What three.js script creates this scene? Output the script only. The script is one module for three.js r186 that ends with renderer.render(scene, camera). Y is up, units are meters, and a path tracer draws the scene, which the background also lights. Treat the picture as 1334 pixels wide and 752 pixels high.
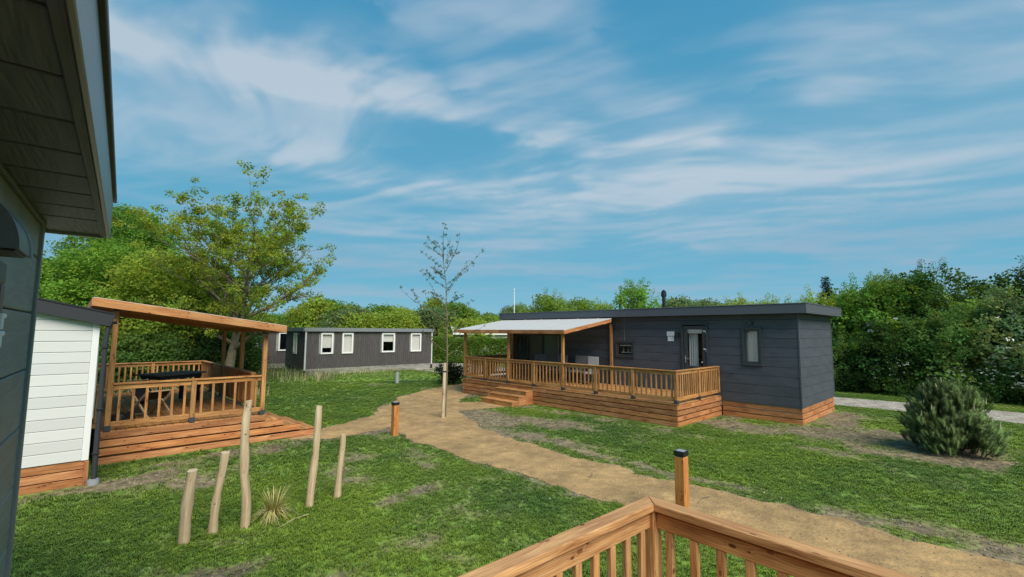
import * as THREE from 'three';
import { mergeGeometries } from 'three/addons/utils/BufferGeometryUtils.js';

// ---------------------------------------------------------------- camera, sky, sun, exposure
const scene = new THREE.Scene();
const camera = new THREE.PerspectiveCamera(64.05, 1334 / 752, 0.05, 2000);
const EYE = 2.5, PITCH = 0.093, ROLL = 0.0058;
camera.position.set(0, EYE, 0);
{
  const f = new THREE.Vector3(0, Math.sin(PITCH), -Math.cos(PITCH)), u0 = new THREE.Vector3(0, Math.cos(PITCH), Math.sin(PITCH)), r0 = new THREE.Vector3(1, 0, 0);
  const r = r0.clone().multiplyScalar(Math.cos(ROLL)).addScaledVector(u0, Math.sin(ROLL));
  const u = u0.clone().multiplyScalar(Math.cos(ROLL)).addScaledVector(r0, -Math.sin(ROLL));
  camera.quaternion.setFromRotationMatrix(new THREE.Matrix4().makeBasis(r, u, f.negate()));
}
camera.updateMatrixWorld();
const renderer = new THREE.WebGLRenderer({ antialias: true });
renderer.toneMapping = THREE.LinearToneMapping;
const EXPOSURE = 3.3;
renderer.toneMappingExposure = EXPOSURE;
renderer.shadowMap.enabled = true;
renderer.shadowMap.type = THREE.PCFSoftShadowMap;

const SUN = new THREE.Vector3(0.51 * 0.69, 0.72, 0.85 * 0.69).normalize();
const sun = new THREE.DirectionalLight(new THREE.Color().setRGB(1, 0.93, 0.82), 1.5);
sun.position.copy(SUN).multiplyScalar(60);
sun.castShadow = true;
sun.shadow.radius = 75;
sun.shadow.mapSize.set(4096, 4096);
Object.assign(sun.shadow.camera, { left: -45, right: 45, top: 45, bottom: -45, near: 1, far: 140 });
scene.add(sun, sun.target);

// ---------------------------------------------------------------- noise and random numbers
const YAW = 0.7598, YAW_OWN = 40.0 * Math.PI / 180, YAW_DECK = 41.8 * Math.PI / 180;
function rng(seed) { let s = seed >>> 0; return () => { s = (s + 0x6D2B79F5) | 0; let t = Math.imul(s ^ (s >>> 15), 1 | s); t = (t + Math.imul(t ^ (t >>> 7), 61 | t)) ^ t; return ((t ^ (t >>> 14)) >>> 0) / 4294967296; }; }
const PERM = new Float32Array(65536); { const r = rng(77); for (let i = 0; i < 65536; i++) PERM[i] = r(); }
const hash2 = (x, y) => PERM[((x * 73 + (y * 12653)) ^ (x << 3) ^ (y >> 2)) & 65535];
function vn(x, y) {
  const xi = Math.floor(x), yi = Math.floor(y), fx = x - xi, fy = y - yi, ux = fx * fx * (3 - 2 * fx), uy = fy * fy * (3 - 2 * fy);
  const a = hash2(xi, yi), b = hash2(xi + 1, yi), c = hash2(xi, yi + 1), d = hash2(xi + 1, yi + 1);
  return a + (b - a) * ux + (c - a) * uy + (a - b - c + d) * ux * uy;
}
function fbm(x, y, o = 4) { let s = 0, a = 0.5, n = 0; for (let i = 0; i < o; i++) { s += a * vn(x, y); n += a; x = x * 2.03 + 17.3; y = y * 2.03 + 9.1; a *= 0.5; } return s / n; }
const clamp = (x, a = 0, b = 1) => Math.min(b, Math.max(a, x)), mix = (a, b, t) => a + (b - a) * t, sstep = (a, b, x) => { const t = clamp((x - a) / (b - a)); return t * t * (3 - 2 * t); };
const lin = (c) => Math.pow(c / 255, 2.2);

// ---------------------------------------------------------------- sky: blue air with thin streaked cirrus
{
  const W = 2048, H = 1024, data = new Float32Array(W * H * 4);
  const strokes = [   // azimuth and elevation in degrees, half width, strength, sharpness of the lower edge
    [[[-62, 24], [-45, 26.0], [-37.5, 26.1], [-30.6, 25.9], [-25, 26.4], [-14.5, 26.8], [-4.8, 25.8], [7.1, 22.8], [15.6, 21.4], [24, 21.4]], 1.7, 0.95],
    [[[-62, 25], [-45, 27.0], [-37.5, 27.1], [-29, 26.7], [-22, 26.6]], 3.6, 0.6],
    [[[-27, 19.6], [-22.2, 18.8], [-14.2, 17.5], [-6.6, 16.1], [2.2, 15.5], [8, 15.2]], 1.6, 0.5],
    [[[-30, 12.2], [-24.8, 12.1], [-18.5, 12.1], [-10.3, 12.3], [-2.7, 12.2]], 0.75, 0.55],
    [[[20, 17], [26.5, 17.2], [36.6, 17.5], [42.4, 15.5], [47.4, 15.9], [58, 15.2]], 4.5, 0.55],
    [[[36, 25.9], [44.6, 25.1], [49.5, 24], [62, 23]], 4.5, 0.5],
    [[[-4, 29], [3.1, 28.4], [10, 28], [15, 26], [21.3, 23.5], [25, 22]], 2.4, 0.45],
    [[[-50, 18], [-41.9, 19.7], [-33.8, 20.7], [-20, 21.5]], 4.2, 0.42],
    [[[18, 10.2], [20.6, 10.3], [27.8, 9.2], [36, 7.3], [43, 7.2]], 0.7, 0.5],
    [[[3.1, 18.1], [12.7, 16.8], [25.6, 14.4], [36.3, 12.6]], 2.6, 0.32],
    [[[-26, 9.2], [-12.1, 9.4], [2, 10.2]], 0.9, 0.42],
    [[[-24, 7], [-12, 7.4], [2, 7.2]], 0.7, 0.3],
    [[[-14, 36.1], [-0.9, 36], [9.1, 34.6]], 2.5, 0.35],
    [[[-3, 10.6], [8.9, 12.4], [21.5, 11.8], [36.2, 10.4], [60, 9.3]], 3.4, 0.42],
  ];
  const dist = (px, py, pl) => { let best = 1e9, side = 0; for (let i = 0; i + 1 < pl.length; i++) { const [x0, y0] = pl[i], [x1, y1] = pl[i + 1], dx = x1 - x0, dy = y1 - y0, t = clamp(((px - x0) * dx + (py - y0) * dy) / (dx * dx + dy * dy)), ex = px - x0 - dx * t, ey = py - y0 - dy * t, d = Math.hypot(ex, ey); if (d < best) { best = d; side = ey; } } return [best, side]; };
  for (let j = 0; j < H; j++) {
    const el = ((j + 0.5) / H - 0.5) * Math.PI, y = Math.sin(el), ch = Math.cos(el), eld = el * 180 / Math.PI;
    for (let i = 0; i < W; i++) {
      const o = (j * W + i) * 4;
      if (eld < -3) { data[o] = 0.11; data[o + 1] = 0.15; data[o + 2] = 0.12; data[o + 3] = 1; continue; }
      const ph = ((i + 0.5) / W - 0.5) * 2 * Math.PI, x = Math.cos(ph) * ch, z = Math.sin(ph) * ch;
      const az = Math.atan2(x, -z) * 180 / Math.PI;
      const e = clamp(eld / 42);
      let r = mix(lin(122), lin(46), Math.pow(e, 0.65)), g = mix(lin(188), lin(136), Math.pow(e, 0.75)), b = mix(lin(212), lin(182), Math.pow(e, 0.8));
      // cloud sheet seen in perspective, streaked along one direction
      const k = 1 / (Math.max(y, 0) + 0.10), cx = x * k, cz = z * k;
      const wx = fbm(cx * 0.55 + 3, cz * 0.55 + 8, 3) - 0.5, wz = fbm(cx * 0.55 + 31, cz * 0.55 + 2, 3) - 0.5;
      const sx = cx * 0.94 + cz * 0.34 + wx * 1.6, sz = -cx * 0.34 + cz * 0.94 + wz * 1.2;
      const broad = fbm(sx * 0.42 + 5, sz * 0.95 + 1, 5), fib = fbm(sx * 1.2 + 40 + wx, sz * 5.2 + 11, 5), fine = fbm(sx * 3.2 + 9, sz * 13 + 3, 4);
      let cov = sstep(0.48, 0.86, broad) * (0.1 + 1.0 * sstep(0.38, 0.72, fib * 0.6 + fine * 0.4)) * 0.36 + 0.12 * sstep(0.42, 0.8, fib) * sstep(0.38, 0.7, fine) + 0.05;
      if (az > -75 && az < 75 && eld < 48) {
        const wob = (fbm(az * 0.16 + 7, eld * 0.5 + 3, 4) - 0.5);
        for (const [pl, w, s] of strokes) {
          const [d, side] = dist(az + wob * 5, eld + wob * 3.2, pl);
          if (d > w * 2.6) continue;
          const ww = side < 0 ? w * 0.7 : w * 1.35;
          const body = Math.exp(-(d * d) / (ww * ww));
          cov += s * body * (0.30 + 0.72 * sstep(0.32, 0.70, fib * 0.45 + fine * 0.55)) * 0.78;
        }
        cov *= mix(1, 0.8 + 0.4 * fine, 0.8);
      }
      {   // flat layered sheets low over the horizon
        const lay = fbm(az * 0.055 + 12 + wx, eld * 0.75 + 5 + wz * 1.5, 5), lay2 = fbm(az * 0.16 + 3, eld * 2.1 + 8, 4);
        cov += 0.48 * sstep(20, 7, eld) * sstep(0.42, 0.68, lay * 0.65 + lay2 * 0.35);
      }
      cov = clamp(cov, 0, 0.95);
      cov = 1 - Math.exp(-Math.pow(cov, 1.12) * 1.3);
      const gray = clamp(sstep(20, 5, eld) + 0.55 * sstep(0.35, 0.75, fbm(cx * 0.3 + 60, cz * 0.3 + 7, 3)));   // low and thicker sheets are greyer
      const cr = mix(lin(208), lin(150), gray * 0.9), cg = mix(lin(215), lin(175), gray * 0.9), cb = mix(lin(223), lin(199), gray * 0.9);
      r = mix(r, cr, cov); g = mix(g, cg, cov); b = mix(b, cb, cov);
      const haze = sstep(7, -2, eld) * 0.45; r = mix(r, lin(172), haze); g = mix(g, lin(200), haze); b = mix(b, lin(214), haze);
      data[o] = r / EXPOSURE; data[o + 1] = g / EXPOSURE; data[o + 2] = b / EXPOSURE; data[o + 3] = 1;
    }
  }
  const sky = new THREE.DataTexture(data, W, H, THREE.RGBAFormat, THREE.FloatType);
  sky.mapping = THREE.EquirectangularReflectionMapping; sky.magFilter = sky.minFilter = THREE.LinearFilter; sky.wrapS = THREE.RepeatWrapping; sky.needsUpdate = true;
  scene.background = sky; scene.environment = sky;
}

// ---------------------------------------------------------------- shared helpers
const V = (x, y, z) => new THREE.Vector3(x, y, z);
const stv = (s, t, y = 0) => V(-Math.sin(YAW) * s + Math.cos(YAW) * t, y, -Math.cos(YAW) * s - Math.sin(YAW) * t);
const toST = (x, z) => [-Math.sin(YAW) * x - Math.cos(YAW) * z, Math.cos(YAW) * x - Math.sin(YAW) * z];
const ROT = -(Math.PI / 2 - YAW), ROT_OWN = -(Math.PI / 2 - YAW_OWN), ROT_DECK = -(Math.PI / 2 - YAW_DECK);      // local x = towards the viewer's right, local z = out of a long front
const used = {};
function numbered(n) { const k = used[n] = (used[n] ?? -1) + 1; return k ? `${n}_${String(k).padStart(3, '0')}` : n; }
function tag(o, label, category, group, kind) { if (label) o.userData.label = label; if (category) o.userData.category = category; if (group) o.userData.group = group; if (kind) o.userData.kind = kind; return o; }
function thing(name, label, category, pos = V(0, 0, 0), turn = 0, group) { const o = new THREE.Group(); o.name = numbered(name); o.position.copy(pos); o.rotation.y = turn; scene.add(o); return tag(o, label, category, group); }
function part(name, geo, mat, parent, pos, rot) { const m = new THREE.Mesh(geo, mat); m.name = name; m.castShadow = m.receiveShadow = true; if (pos) m.position.set(...pos); if (rot) m.rotation.set(...rot); parent.add(m); return m; }
function top(name, geo, mat, label, category, group, pos, turn) { const m = part(numbered(name), geo, mat, scene); if (pos) m.position.copy(pos); if (turn) m.rotation.y = turn; return tag(m, label, category, group); }
function structure(name, geo, mat) { const m = part(name, geo, mat, scene); m.userData.kind = 'structure'; return m; }

function dataTex(w, h, fn, srgb = true, rep = true) {
  const d = new Uint8Array(w * h * 4);
  for (let j = 0; j < h; j++) for (let i = 0; i < w; i++) { const c = fn(i, j), o = (j * w + i) * 4; d[o] = clamp(c[0]) * 255; d[o + 1] = clamp(c[1]) * 255; d[o + 2] = clamp(c[2]) * 255; d[o + 3] = 255; }
  const t = new THREE.DataTexture(d, w, h, THREE.RGBAFormat); if (srgb) t.colorSpace = THREE.SRGBColorSpace;
  if (rep) t.wrapS = t.wrapT = THREE.RepeatWrapping; t.magFilter = THREE.LinearFilter; t.minFilter = THREE.LinearMipmapLinearFilter; t.generateMipmaps = true; t.needsUpdate = true; return t;
}
// periodic noise for tiling textures
function pvn(x, y, px, py) { const xi = Math.floor(x), yi = Math.floor(y), fx = x - xi, fy = y - yi, ux = fx * fx * (3 - 2 * fx), uy = fy * fy * (3 - 2 * fy), m = (a, p) => ((a % p) + p) % p; const x0 = m(xi, px), x1 = m(xi + 1, px), y0 = m(yi, py), y1 = m(yi + 1, py); const a = hash2(x0, y0), b = hash2(x1, y0), c = hash2(x0, y1), d = hash2(x1, y1); return a + (b - a) * ux + (c - a) * uy + (a - b - c + d) * ux * uy; }

// soft-cornered box: 44 triangles, uv in metres along the longest side, one tone per piece
const toneRng = rng(4242);
function cbox(w, h, d, ch = 0.004, tone = 1) {
  const P = [], N = [], U = [], hx = w / 2, hy = h / 2, hz = d / 2; ch = Math.min(ch, hx * 0.45, hy * 0.45, hz * 0.45);
  const ou = toneRng() * 3, ov = toneRng() * 3, L = w >= h && w >= d ? 0 : h >= d ? 1 : 2, o1 = (L + 1) % 3, o2 = (L + 2) % 3;
  const quad = (a, b, c, e) => {
    const n = new THREE.Vector3().subVectors(b, a).cross(new THREE.Vector3().subVectors(c, a)).normalize();
    const ctr = a.clone().add(b).add(c); if (e) ctr.add(e);
    let seq = e ? [a, b, c, a, c, e] : [a, b, c]; if (n.dot(ctr) < 0) { n.negate(); seq = e ? [a, c, b, a, e, c] : [a, c, b]; }
    const an = [Math.abs(n.x), Math.abs(n.y), Math.abs(n.z)], end = an[L] > 0.8;
    for (const p of seq) { P.push(p.x, p.y, p.z); N.push(n.x, n.y, n.z); const q = [p.x, p.y, p.z]; if (end) U.push(q[o1] * 0.3 + ou, q[o2] + ov); else U.push(q[L] + ou, (an[o1] > an[o2] ? q[o2] + 0.31 : q[o1]) + ov); }
  };
  const v = (x, y, z) => V(x, y, z), X = hx - ch, Y = hy - ch, Z = hz - ch;
  for (const s of [-1, 1]) {
    quad(v(s * hx, -Y, -Z), v(s * hx, Y, -Z), v(s * hx, Y, Z), v(s * hx, -Y, Z));
    quad(v(-X, s * hy, -Z), v(X, s * hy, -Z), v(X, s * hy, Z), v(-X, s * hy, Z));
    quad(v(-X, -Y, s * hz), v(X, -Y, s * hz), v(X, Y, s * hz), v(-X, Y, s * hz));
    for (const r of [-1, 1]) {
      quad(v(s * hx, r * Y, -Z), v(s * X, r * hy, -Z), v(s * X, r * hy, Z), v(s * hx, r * Y, Z));
      quad(v(s * hx, -Y, r * Z), v(s * X, -Y, r * hz), v(s * X, Y, r * hz), v(s * hx, Y, r * Z));
      quad(v(-X, s * hy, r * Z), v(-X, s * Y, r * hz), v(X, s * Y, r * hz), v(X, s * hy, r * Z));
      for (const q of [-1, 1]) quad(v(s * hx, r * Y, q * Z), v(s * X, r * hy, q * Z), v(s * X, r * Y, q * hz));
    }
  }
  return finish(P, N, U, tone);
}
function finish(P, N, U, tone = 1) {
  const g = new THREE.BufferGeometry(); g.setAttribute('position', new THREE.Float32BufferAttribute(P, 3)); g.setAttribute('normal', new THREE.Float32BufferAttribute(N, 3)); g.setAttribute('uv', new THREE.Float32BufferAttribute(U, 2));
  const n = P.length / 3, c = new Float32Array(n * 3), t = Array.isArray(tone) ? tone : [tone, tone, tone]; for (let i = 0; i < n; i++) { c[i * 3] = t[0]; c[i * 3 + 1] = t[1]; c[i * 3 + 2] = t[2]; } g.setAttribute('color', new THREE.BufferAttribute(c, 3)); return g;
}
const woodTone = () => { const l = 0.68 + toneRng() * 0.46, w = (toneRng() - 0.5) * 0.22; return [l * (1 + w * 0.4), l, l * (1 - w)]; };
const smallTone = () => 0.93 + toneRng() * 0.12;
// a profile of (z, y) points pushed along x from x0 to x1
function extrudeX(profile, x0, x1, tone = 1) {
  const P = [], N = [], U = [], ou = toneRng() * 3, ov = toneRng() * 3; let run = ov;
  for (let i = 0; i < profile.length; i++) {
    const [z0, y0] = profile[i], [z1, y1] = profile[(i + 1) % profile.length], l = Math.hypot(z1 - z0, y1 - y0), n = [0, -(z1 - z0) / l, (y1 - y0) / l];
    const q = [[x0, y0, z0, run], [x1, y0, z0, run], [x1, y1, z1, run + l], [x0, y0, z0, run], [x1, y1, z1, run + l], [x0, y1, z1, run + l]];
    for (const [x, y, z, v] of q) { P.push(x, y, z); N.push(...n); U.push(x + ou, v); } run += l;
  }
  const tri = THREE.ShapeUtils.triangulateShape(profile.map(([z, y]) => new THREE.Vector2(z, y)), []);
  for (const [x, s] of [[x0, -1], [x1, 1]]) for (const t of tri) for (const k of s > 0 ? [t[0], t[2], t[1]] : t) { const [z, y] = profile[k]; P.push(x, y, z); N.push(s, 0, 0); U.push(z + ou, y + ov); }
  return finish(P, N, U, tone);
}
const at = (g, x, y, z, ry = 0, rx = 0, rz = 0) => { g.applyMatrix4(new THREE.Matrix4().compose(V(x, y, z), new THREE.Quaternion().setFromEuler(new THREE.Euler(rx, ry, rz)), V(1, 1, 1))); return g; };
const board = (name, parent, mat, cx, cy, cz, w, h, d, ch = 0.004, tone) => part(name, cbox(w, h, d, ch, tone ?? woodTone()), mat, parent, [cx, cy, cz]);
function bar(p, q, w, d, ch = 0.003, tone) {   // a straight timber between two points
  const g = cbox(p.distanceTo(q), w, d, ch, tone ?? woodTone()), m = new THREE.Matrix4(), x = q.clone().sub(p).normalize(), up = Math.abs(x.y) > 0.95 ? V(0, 0, 1) : V(0, 1, 0), z = x.clone().cross(up).normalize(), y = z.clone().cross(x);
  m.makeBasis(x, y, z).setPosition(p.clone().add(q).multiplyScalar(0.5)); g.applyMatrix4(m); return g;
}
// tapered tube through points with a radius at each
function tube(pts, rad, sides = 6, tone = 1) {
  const P = [], N = [], U = [], rings = []; let len = 0;
  for (let i = 0; i < pts.length; i++) {
    const t = pts[Math.min(i + 1, pts.length - 1)].clone().sub(pts[Math.max(i - 1, 0)]).normalize(), a = Math.abs(t.y) > 0.9 ? V(1, 0, 0) : V(0, 1, 0), u = t.clone().cross(a).normalize(), w = t.clone().cross(u); if (i) len += pts[i].distanceTo(pts[i - 1]);
    const ring = []; for (let k = 0; k <= sides; k++) { const an = k / sides * Math.PI * 2, n = u.clone().multiplyScalar(Math.cos(an)).addScaledVector(w, Math.sin(an)); ring.push([pts[i].clone().addScaledVector(n, rad[i]), n, k / sides * rad[0] * 6.28, len]); } rings.push(ring);
  }
  const put = (v) => { P.push(v[0].x, v[0].y, v[0].z); N.push(v[1].x, v[1].y, v[1].z); U.push(v[3], v[2]); };
  for (let i = 0; i + 1 < rings.length; i++) for (let k = 0; k < sides; k++) { const a = rings[i][k], b = rings[i][k + 1], c = rings[i + 1][k + 1], d = rings[i + 1][k]; [a, b, c, a, c, d].forEach(put); }
  for (const [ring, p, s] of [[rings[0], pts[0], -1], [rings[rings.length - 1], pts[pts.length - 1], 1]]) { const n = ring[0][0].clone().sub(p).cross(ring[1][0].clone().sub(p)).normalize().multiplyScalar(s); for (let k = 0; k < sides; k++) [ring[k], ring[k + 1]].concat([[p, n, 0, 0]]).forEach((v) => put([v[0], n, v[2] * 0.3, v[3]])); }
  return finish(P, N, U, tone);
}
const merge = (a) => mergeGeometries(a.map((g) => (g.index ? g.toNonIndexed() : g)));

// ---------------------------------------------------------------- materials
const std = (rgb, rough = 0.8, extra = {}) => new THREE.MeshStandardMaterial({ color: new THREE.Color().setRGB(...rgb), roughness: rough, metalness: 0, ...extra });
// softwood: long grain, year-ring bands, knots; tile is 1.6 m x 0.8 m
const WT = 1024, WH = 512, woodH = new Float32Array(WT * WH), woodD = new Float32Array(WT * WH);
{
  const r = rng(9), knots = []; for (let i = 0; i < 34; i++) knots.push([r() * 1.6, r() * 0.8, 0.003 + r() * 0.009, 0.5 + r() * 0.5]);
  for (let j = 0; j < WH; j++) for (let i = 0; i < WT; i++) {
    const u = i / WT * 1.6, v = j / WH * 0.8; let warp = (pvn(u * 2.5, v * 10, 4, 8) - 0.5) * 0.03 + (pvn(u * 7.5, v * 20, 12, 16) - 0.5) * 0.008, kd = 0;
    for (const [ku, kv, kr, ks] of knots) { let du = Math.abs(u - ku), dv = Math.abs(v - kv); du = Math.min(du, 1.6 - du); dv = Math.min(dv, 0.8 - dv); const e = Math.hypot(du * 0.5, dv) / kr; if (e < 9) { warp += Math.exp(-e * e / 9) * 0.02 * Math.sign((v - kv) || 1) * 0.6; if (e < 1.7) kd = Math.max(kd, ks * sstep(1.5, 0.7, e)); else if (Math.abs(v - kv) < kr * 0.9) kd = Math.max(kd, 0.18 * Math.exp(-(e - 1.7) * 0.7)); } }
    const vv = v + warp, band = 0.5 + 0.5 * Math.sin(vv * 2 * Math.PI / 0.8 * 56 + 3 * pvn(u * 1.25, v * 5, 2, 4)), fine = pvn(u * 20, vv * 300, 32, 240), streak = pvn(u * 5, vv * 60, 8, 48);
    const patch = pvn(u * 3.75, v * 6.25, 6, 5);
    woodD[j * WT + i] = clamp(0.22 * band * (0.4 + streak) + 0.40 * streak + 0.26 * fine + 0.40 * patch - 0.26, 0, 1) * (1 - kd) + kd * 1.6; woodH[j * WT + i] = 0.5 * fine + 0.35 * band + 0.15 * streak;
  }
}
function woodTex(light, dark) { return dataTex(WT, WH, (i, j) => { const d = woodD[j * WT + i], k = clamp(d, 0, 1), x = clamp(d - 1, 0, 0.6) / 0.6 * 0.65; return [0, 1, 2].map((c) => mix(mix(light[c], dark[c], k), dark[c] * 0.42, x) / 255); }); }
const woodBump = dataTex(WT, WH, (i, j) => { const v = woodH[j * WT + i]; return [v, v, v]; }, false);
for (const t of [woodBump]) t.repeat.set(1 / 1.6, 1 / 0.8);
function woodMat(light, dark, rough = 0.75) { const map = woodTex(light, dark); map.repeat.set(1 / 1.6, 1 / 0.8); return new THREE.MeshStandardMaterial({ map, bumpMap: woodBump, bumpScale: 0.0012, roughness: rough, vertexColors: true }); }
const M = {};
M.rail = woodMat([204, 152, 92], [128, 78, 38]);            // honey-coloured rails and decks
M.skirt = woodMat([208, 148, 96], [136, 74, 38]);            // redder skirting boards
M.roofwood = woodMat([202, 146, 92], [150, 92, 48]);
M.ownwood = woodMat([212, 166, 112], [132, 84, 46], 0.65);
M.pole = woodMat([216, 198, 168], [150, 122, 90]);
M.greywood = woodMat([170, 166, 156], [120, 114, 104]);
M.post = woodMat([206, 142, 76], [150, 88, 38]);
// pressed wood-grain cladding boards
const clad = dataTex(1024, 512, (i, j) => { const u = i / 1024 * 2, v = j / 512, w = (pvn(u * 2, v * 6, 4, 6) - 0.5) * 0.08, l = 0.80 + 0.12 * pvn(u * 6, (v + w) * 60, 12, 60) + 0.12 * pvn(u * 3, v * 5, 6, 5) + 0.05 * pvn(u * 60, v * 120, 120, 120); return [l, l, l]; });
const cladB = dataTex(1024, 512, (i, j) => { const u = i / 1024 * 2, v = j / 512, w = (pvn(u * 2, v * 6, 4, 6) - 0.5) * 0.08, l = 0.6 * pvn(u * 5, (v + w) * 70, 10, 70) + 0.4 * pvn(u * 12, (v + w) * 160, 24, 160); return [l, l, l]; }, false);
clad.repeat.set(0.5, 1); cladB.repeat.set(0.5, 1);
const cladMat = (rgb, rough = 0.6, bump = 0.0012) => new THREE.MeshStandardMaterial({ color: new THREE.Color().setRGB(...rgb), map: clad, bumpMap: cladB, bumpScale: bump, roughness: rough, vertexColors: true });
M.slate = cladMat([0.076, 0.086, 0.106]);
M.own = cladMat([0.225, 0.245, 0.232], 0.5, 0.0006);
M.white = new THREE.MeshStandardMaterial({ color: new THREE.Color().setRGB(0.64, 0.64, 0.62), bumpMap: cladB, bumpScale: 0.0008, roughness: 0.55, vertexColors: true });
M.brown = cladMat([0.085, 0.075, 0.075], 0.7);
M.slateTrim = std([0.085, 0.092, 0.112], 0.5);
M.roofTrim = std([0.11, 0.115, 0.13], 0.45);
M.dark = std([0.025, 0.028, 0.034], 0.75);
M.black = std([0.012, 0.012, 0.014], 0.45);
M.frame = std([0.045, 0.049, 0.058], 0.4);
M.whiteFrame = std([0.78, 0.78, 0.77], 0.4);
M.metalGrey = std([0.30, 0.32, 0.34], 0.45);
M.steel = std([0.75, 0.75, 0.74], 0.3, { metalness: 0.9 });
M.bracket = std([0.06, 0.066, 0.08], 0.5, { metalness: 0.3 });
M.polycarb = std([0.47, 0.465, 0.45], 0.85);
M.membrane = std([0.10, 0.10, 0.105], 0.95);
M.curtain = std([0.62, 0.61, 0.58], 0.95);
M.blind = std([0.34, 0.345, 0.35], 0.95);
M.darkCurtain = std([0.09, 0.09, 0.10], 0.95);
M.fabricGrey = std([0.16, 0.165, 0.18], 0.9);
M.fabricLight = std([0.22, 0.225, 0.24], 0.9);
M.concrete = std([0.33, 0.32, 0.30], 0.95);
M.glass = new THREE.MeshPhysicalMaterial({ color: 0xffffff, transmission: 1, thickness: 0, roughness: 0.02, ior: 1.52, specularIntensity: 1 });
M.innerWall = std([0.30, 0.29, 0.27], 0.9);

// ---------------------------------------------------------------- lie of the land
const hgt = (x, z) => (fbm(x * 0.35 + 20, z * 0.35 + 20, 2) - 0.5) * 0.05;
const segD = (s, t, a, b) => { const dx = b[0] - a[0], dy = b[1] - a[1], k = clamp(((s - a[0]) * dx + (t - a[1]) * dy) / (dx * dx + dy * dy)); return [Math.hypot(s - a[0] - dx * k, t - a[1] - dy * k), k]; };
const PATHS = [
  [[-9, 6.75, 0.85], [2, 6.77, 0.86], [7, 6.62, 0.84], [9.2, 6.8, 0.95], [11.2, 7.3, 1.25], [13.0, 8.2, 1.2], [14.6, 9.7, 1.2], [15.9, 11.6, 1.15], [16.9, 14, 1.1], [17.6, 17, 1.2]],
  [[11.9, 6.6, 0.8], [11.55, 5.4, 0.65], [11.45, 4.6, 0.52], [11.55, 4.2, 0.45]],
  [[12.6, 8.9, 0.9], [12.4, 10.0, 0.75], [12.1, 10.6, 0.6]],
];
function pathField(x, z) {   // above zero on the sand
  const [s, t] = toST(x, z); let f = -9;
  for (const pl of PATHS) for (let i = 0; i + 1 < pl.length; i++) { const [d, k] = segD(s, t, pl[i], pl[i + 1]); f = Math.max(f, mix(pl[i][2], pl[i + 1][2], k) - d); }
  return f + (fbm(x * 1.7, z * 1.7, 3) - 0.5) * 0.42 + (fbm(x * 7, z * 7, 2) - 0.5) * 0.12;
}
const roadField = (x, z) => { const [s, t] = toST(x, z); return Math.max(Math.min(t - 19.5, 22.0 - t), Math.min(t - 16.2, 22.0 - t, s - 19.5, 29 - s)); };
const SOIL = [   // along, across, radius along, radius across, strength: bare ground in the photograph
  [10.6, 8.9, 1.6, 1.1, 1.1], [9.0, 9.6, 1.5, 0.8, 0.75], [7.6, 8.0, 2.2, 0.45, 0.7], [5.0, 7.95, 3.2, 0.3, 0.75], [1.6, 7.95, 2.0, 0.32, 0.6], [-0.2, 7.7, 0.6, 0.5, 0.8],
  [3.4, 13.7, 1.0, 1.1, 1.0], [5.0, 13.4, 1.6, 0.9, 0.95], [3.3, 16.2, 0.8, 2.2, 0.9], [2.4, 14.3, 0.9, 1.4, 0.75], [10, 11.3, 6, 0.35, 0.6],
  [0.9, 13.2, 0.9, 1.0, 1.2], [1.9, 12.6, 1.3, 0.5, 0.75], [3.0, 11.6, 1.4, 0.35, 0.6], [9.9, 0.9, 0.5, 1.0, 0.95], [9.2, 1.6, 0.7, 0.9, 0.6], [10.9, 2.5, 0.4, 1.6, 0.5],
  [10.9, 5.7, 0.5, 0.9, 0.5], [9.0, 4.3, 0.8, 0.5, 0.55], [7.9, 5.0, 1.2, 0.4, 0.4], [6.3, 4.1, 0.35, 0.7, 0.6], [5.3, 3.3, 0.3, 0.6, 0.5], [14.0, 8.1, 0.9, 0.5, 0.6], [20, 10.6, 0.7, 0.8, 0.55], [5.8, 1.3, 0.3, 0.4, 0.45], [16, 8, 1.4, 0.3, 0.45], [4.9, 2.1, 0.3, 0.35, 0.4], [7.9, 3.6, 0.6, 0.5, 0.5],
];
function cover(x, z) {   // 0 bare soil .. 1 closed turf
  const [s, t] = toST(x, z), near = s > -11 && s < 25 && t > -2 && t < 21; let soil = 0; const jx = (fbm(x * 0.9, z * 0.9, 3) - 0.5) * 1.6, jz = (fbm(x * 0.9 + 50, z * 0.9, 3) - 0.5) * 1.6;
  if (near) for (const [cs, ct, rs, rt, k] of SOIL) { if (Math.abs(s - cs) > rs * 3 + 1 || Math.abs(t - ct) > rt * 3 + 1) continue; const e = ((s + jx * 0.6 - cs) / rs) ** 2 + ((t + jz * 0.4 - ct) / rt) ** 2; if (e < 9) soil = Math.max(soil, k * Math.exp(-e * 0.9)); }
  const n = fbm(x * 0.55 + 7, z * 0.55 + 3, 4), m = fbm(x * 2.6, z * 2.6, 3);
  let c = 0.86 + (n - 0.5) * 1.15 + (m - 0.5) * 0.9 - soil * 1.2;
  const pf = near && t > 3 ? pathField(x, z) : -9; if (pf > -0.28) c -= sstep(-0.22, 0.0, pf) * 0.4;
  return clamp(c);
}
const lush = (x, z) => fbm(x * 0.42 + 70, z * 0.42 + 41, 3) * 0.65 + fbm(x * 1.6 + 5, z * 1.6 + 4, 3) * 0.35;

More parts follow.
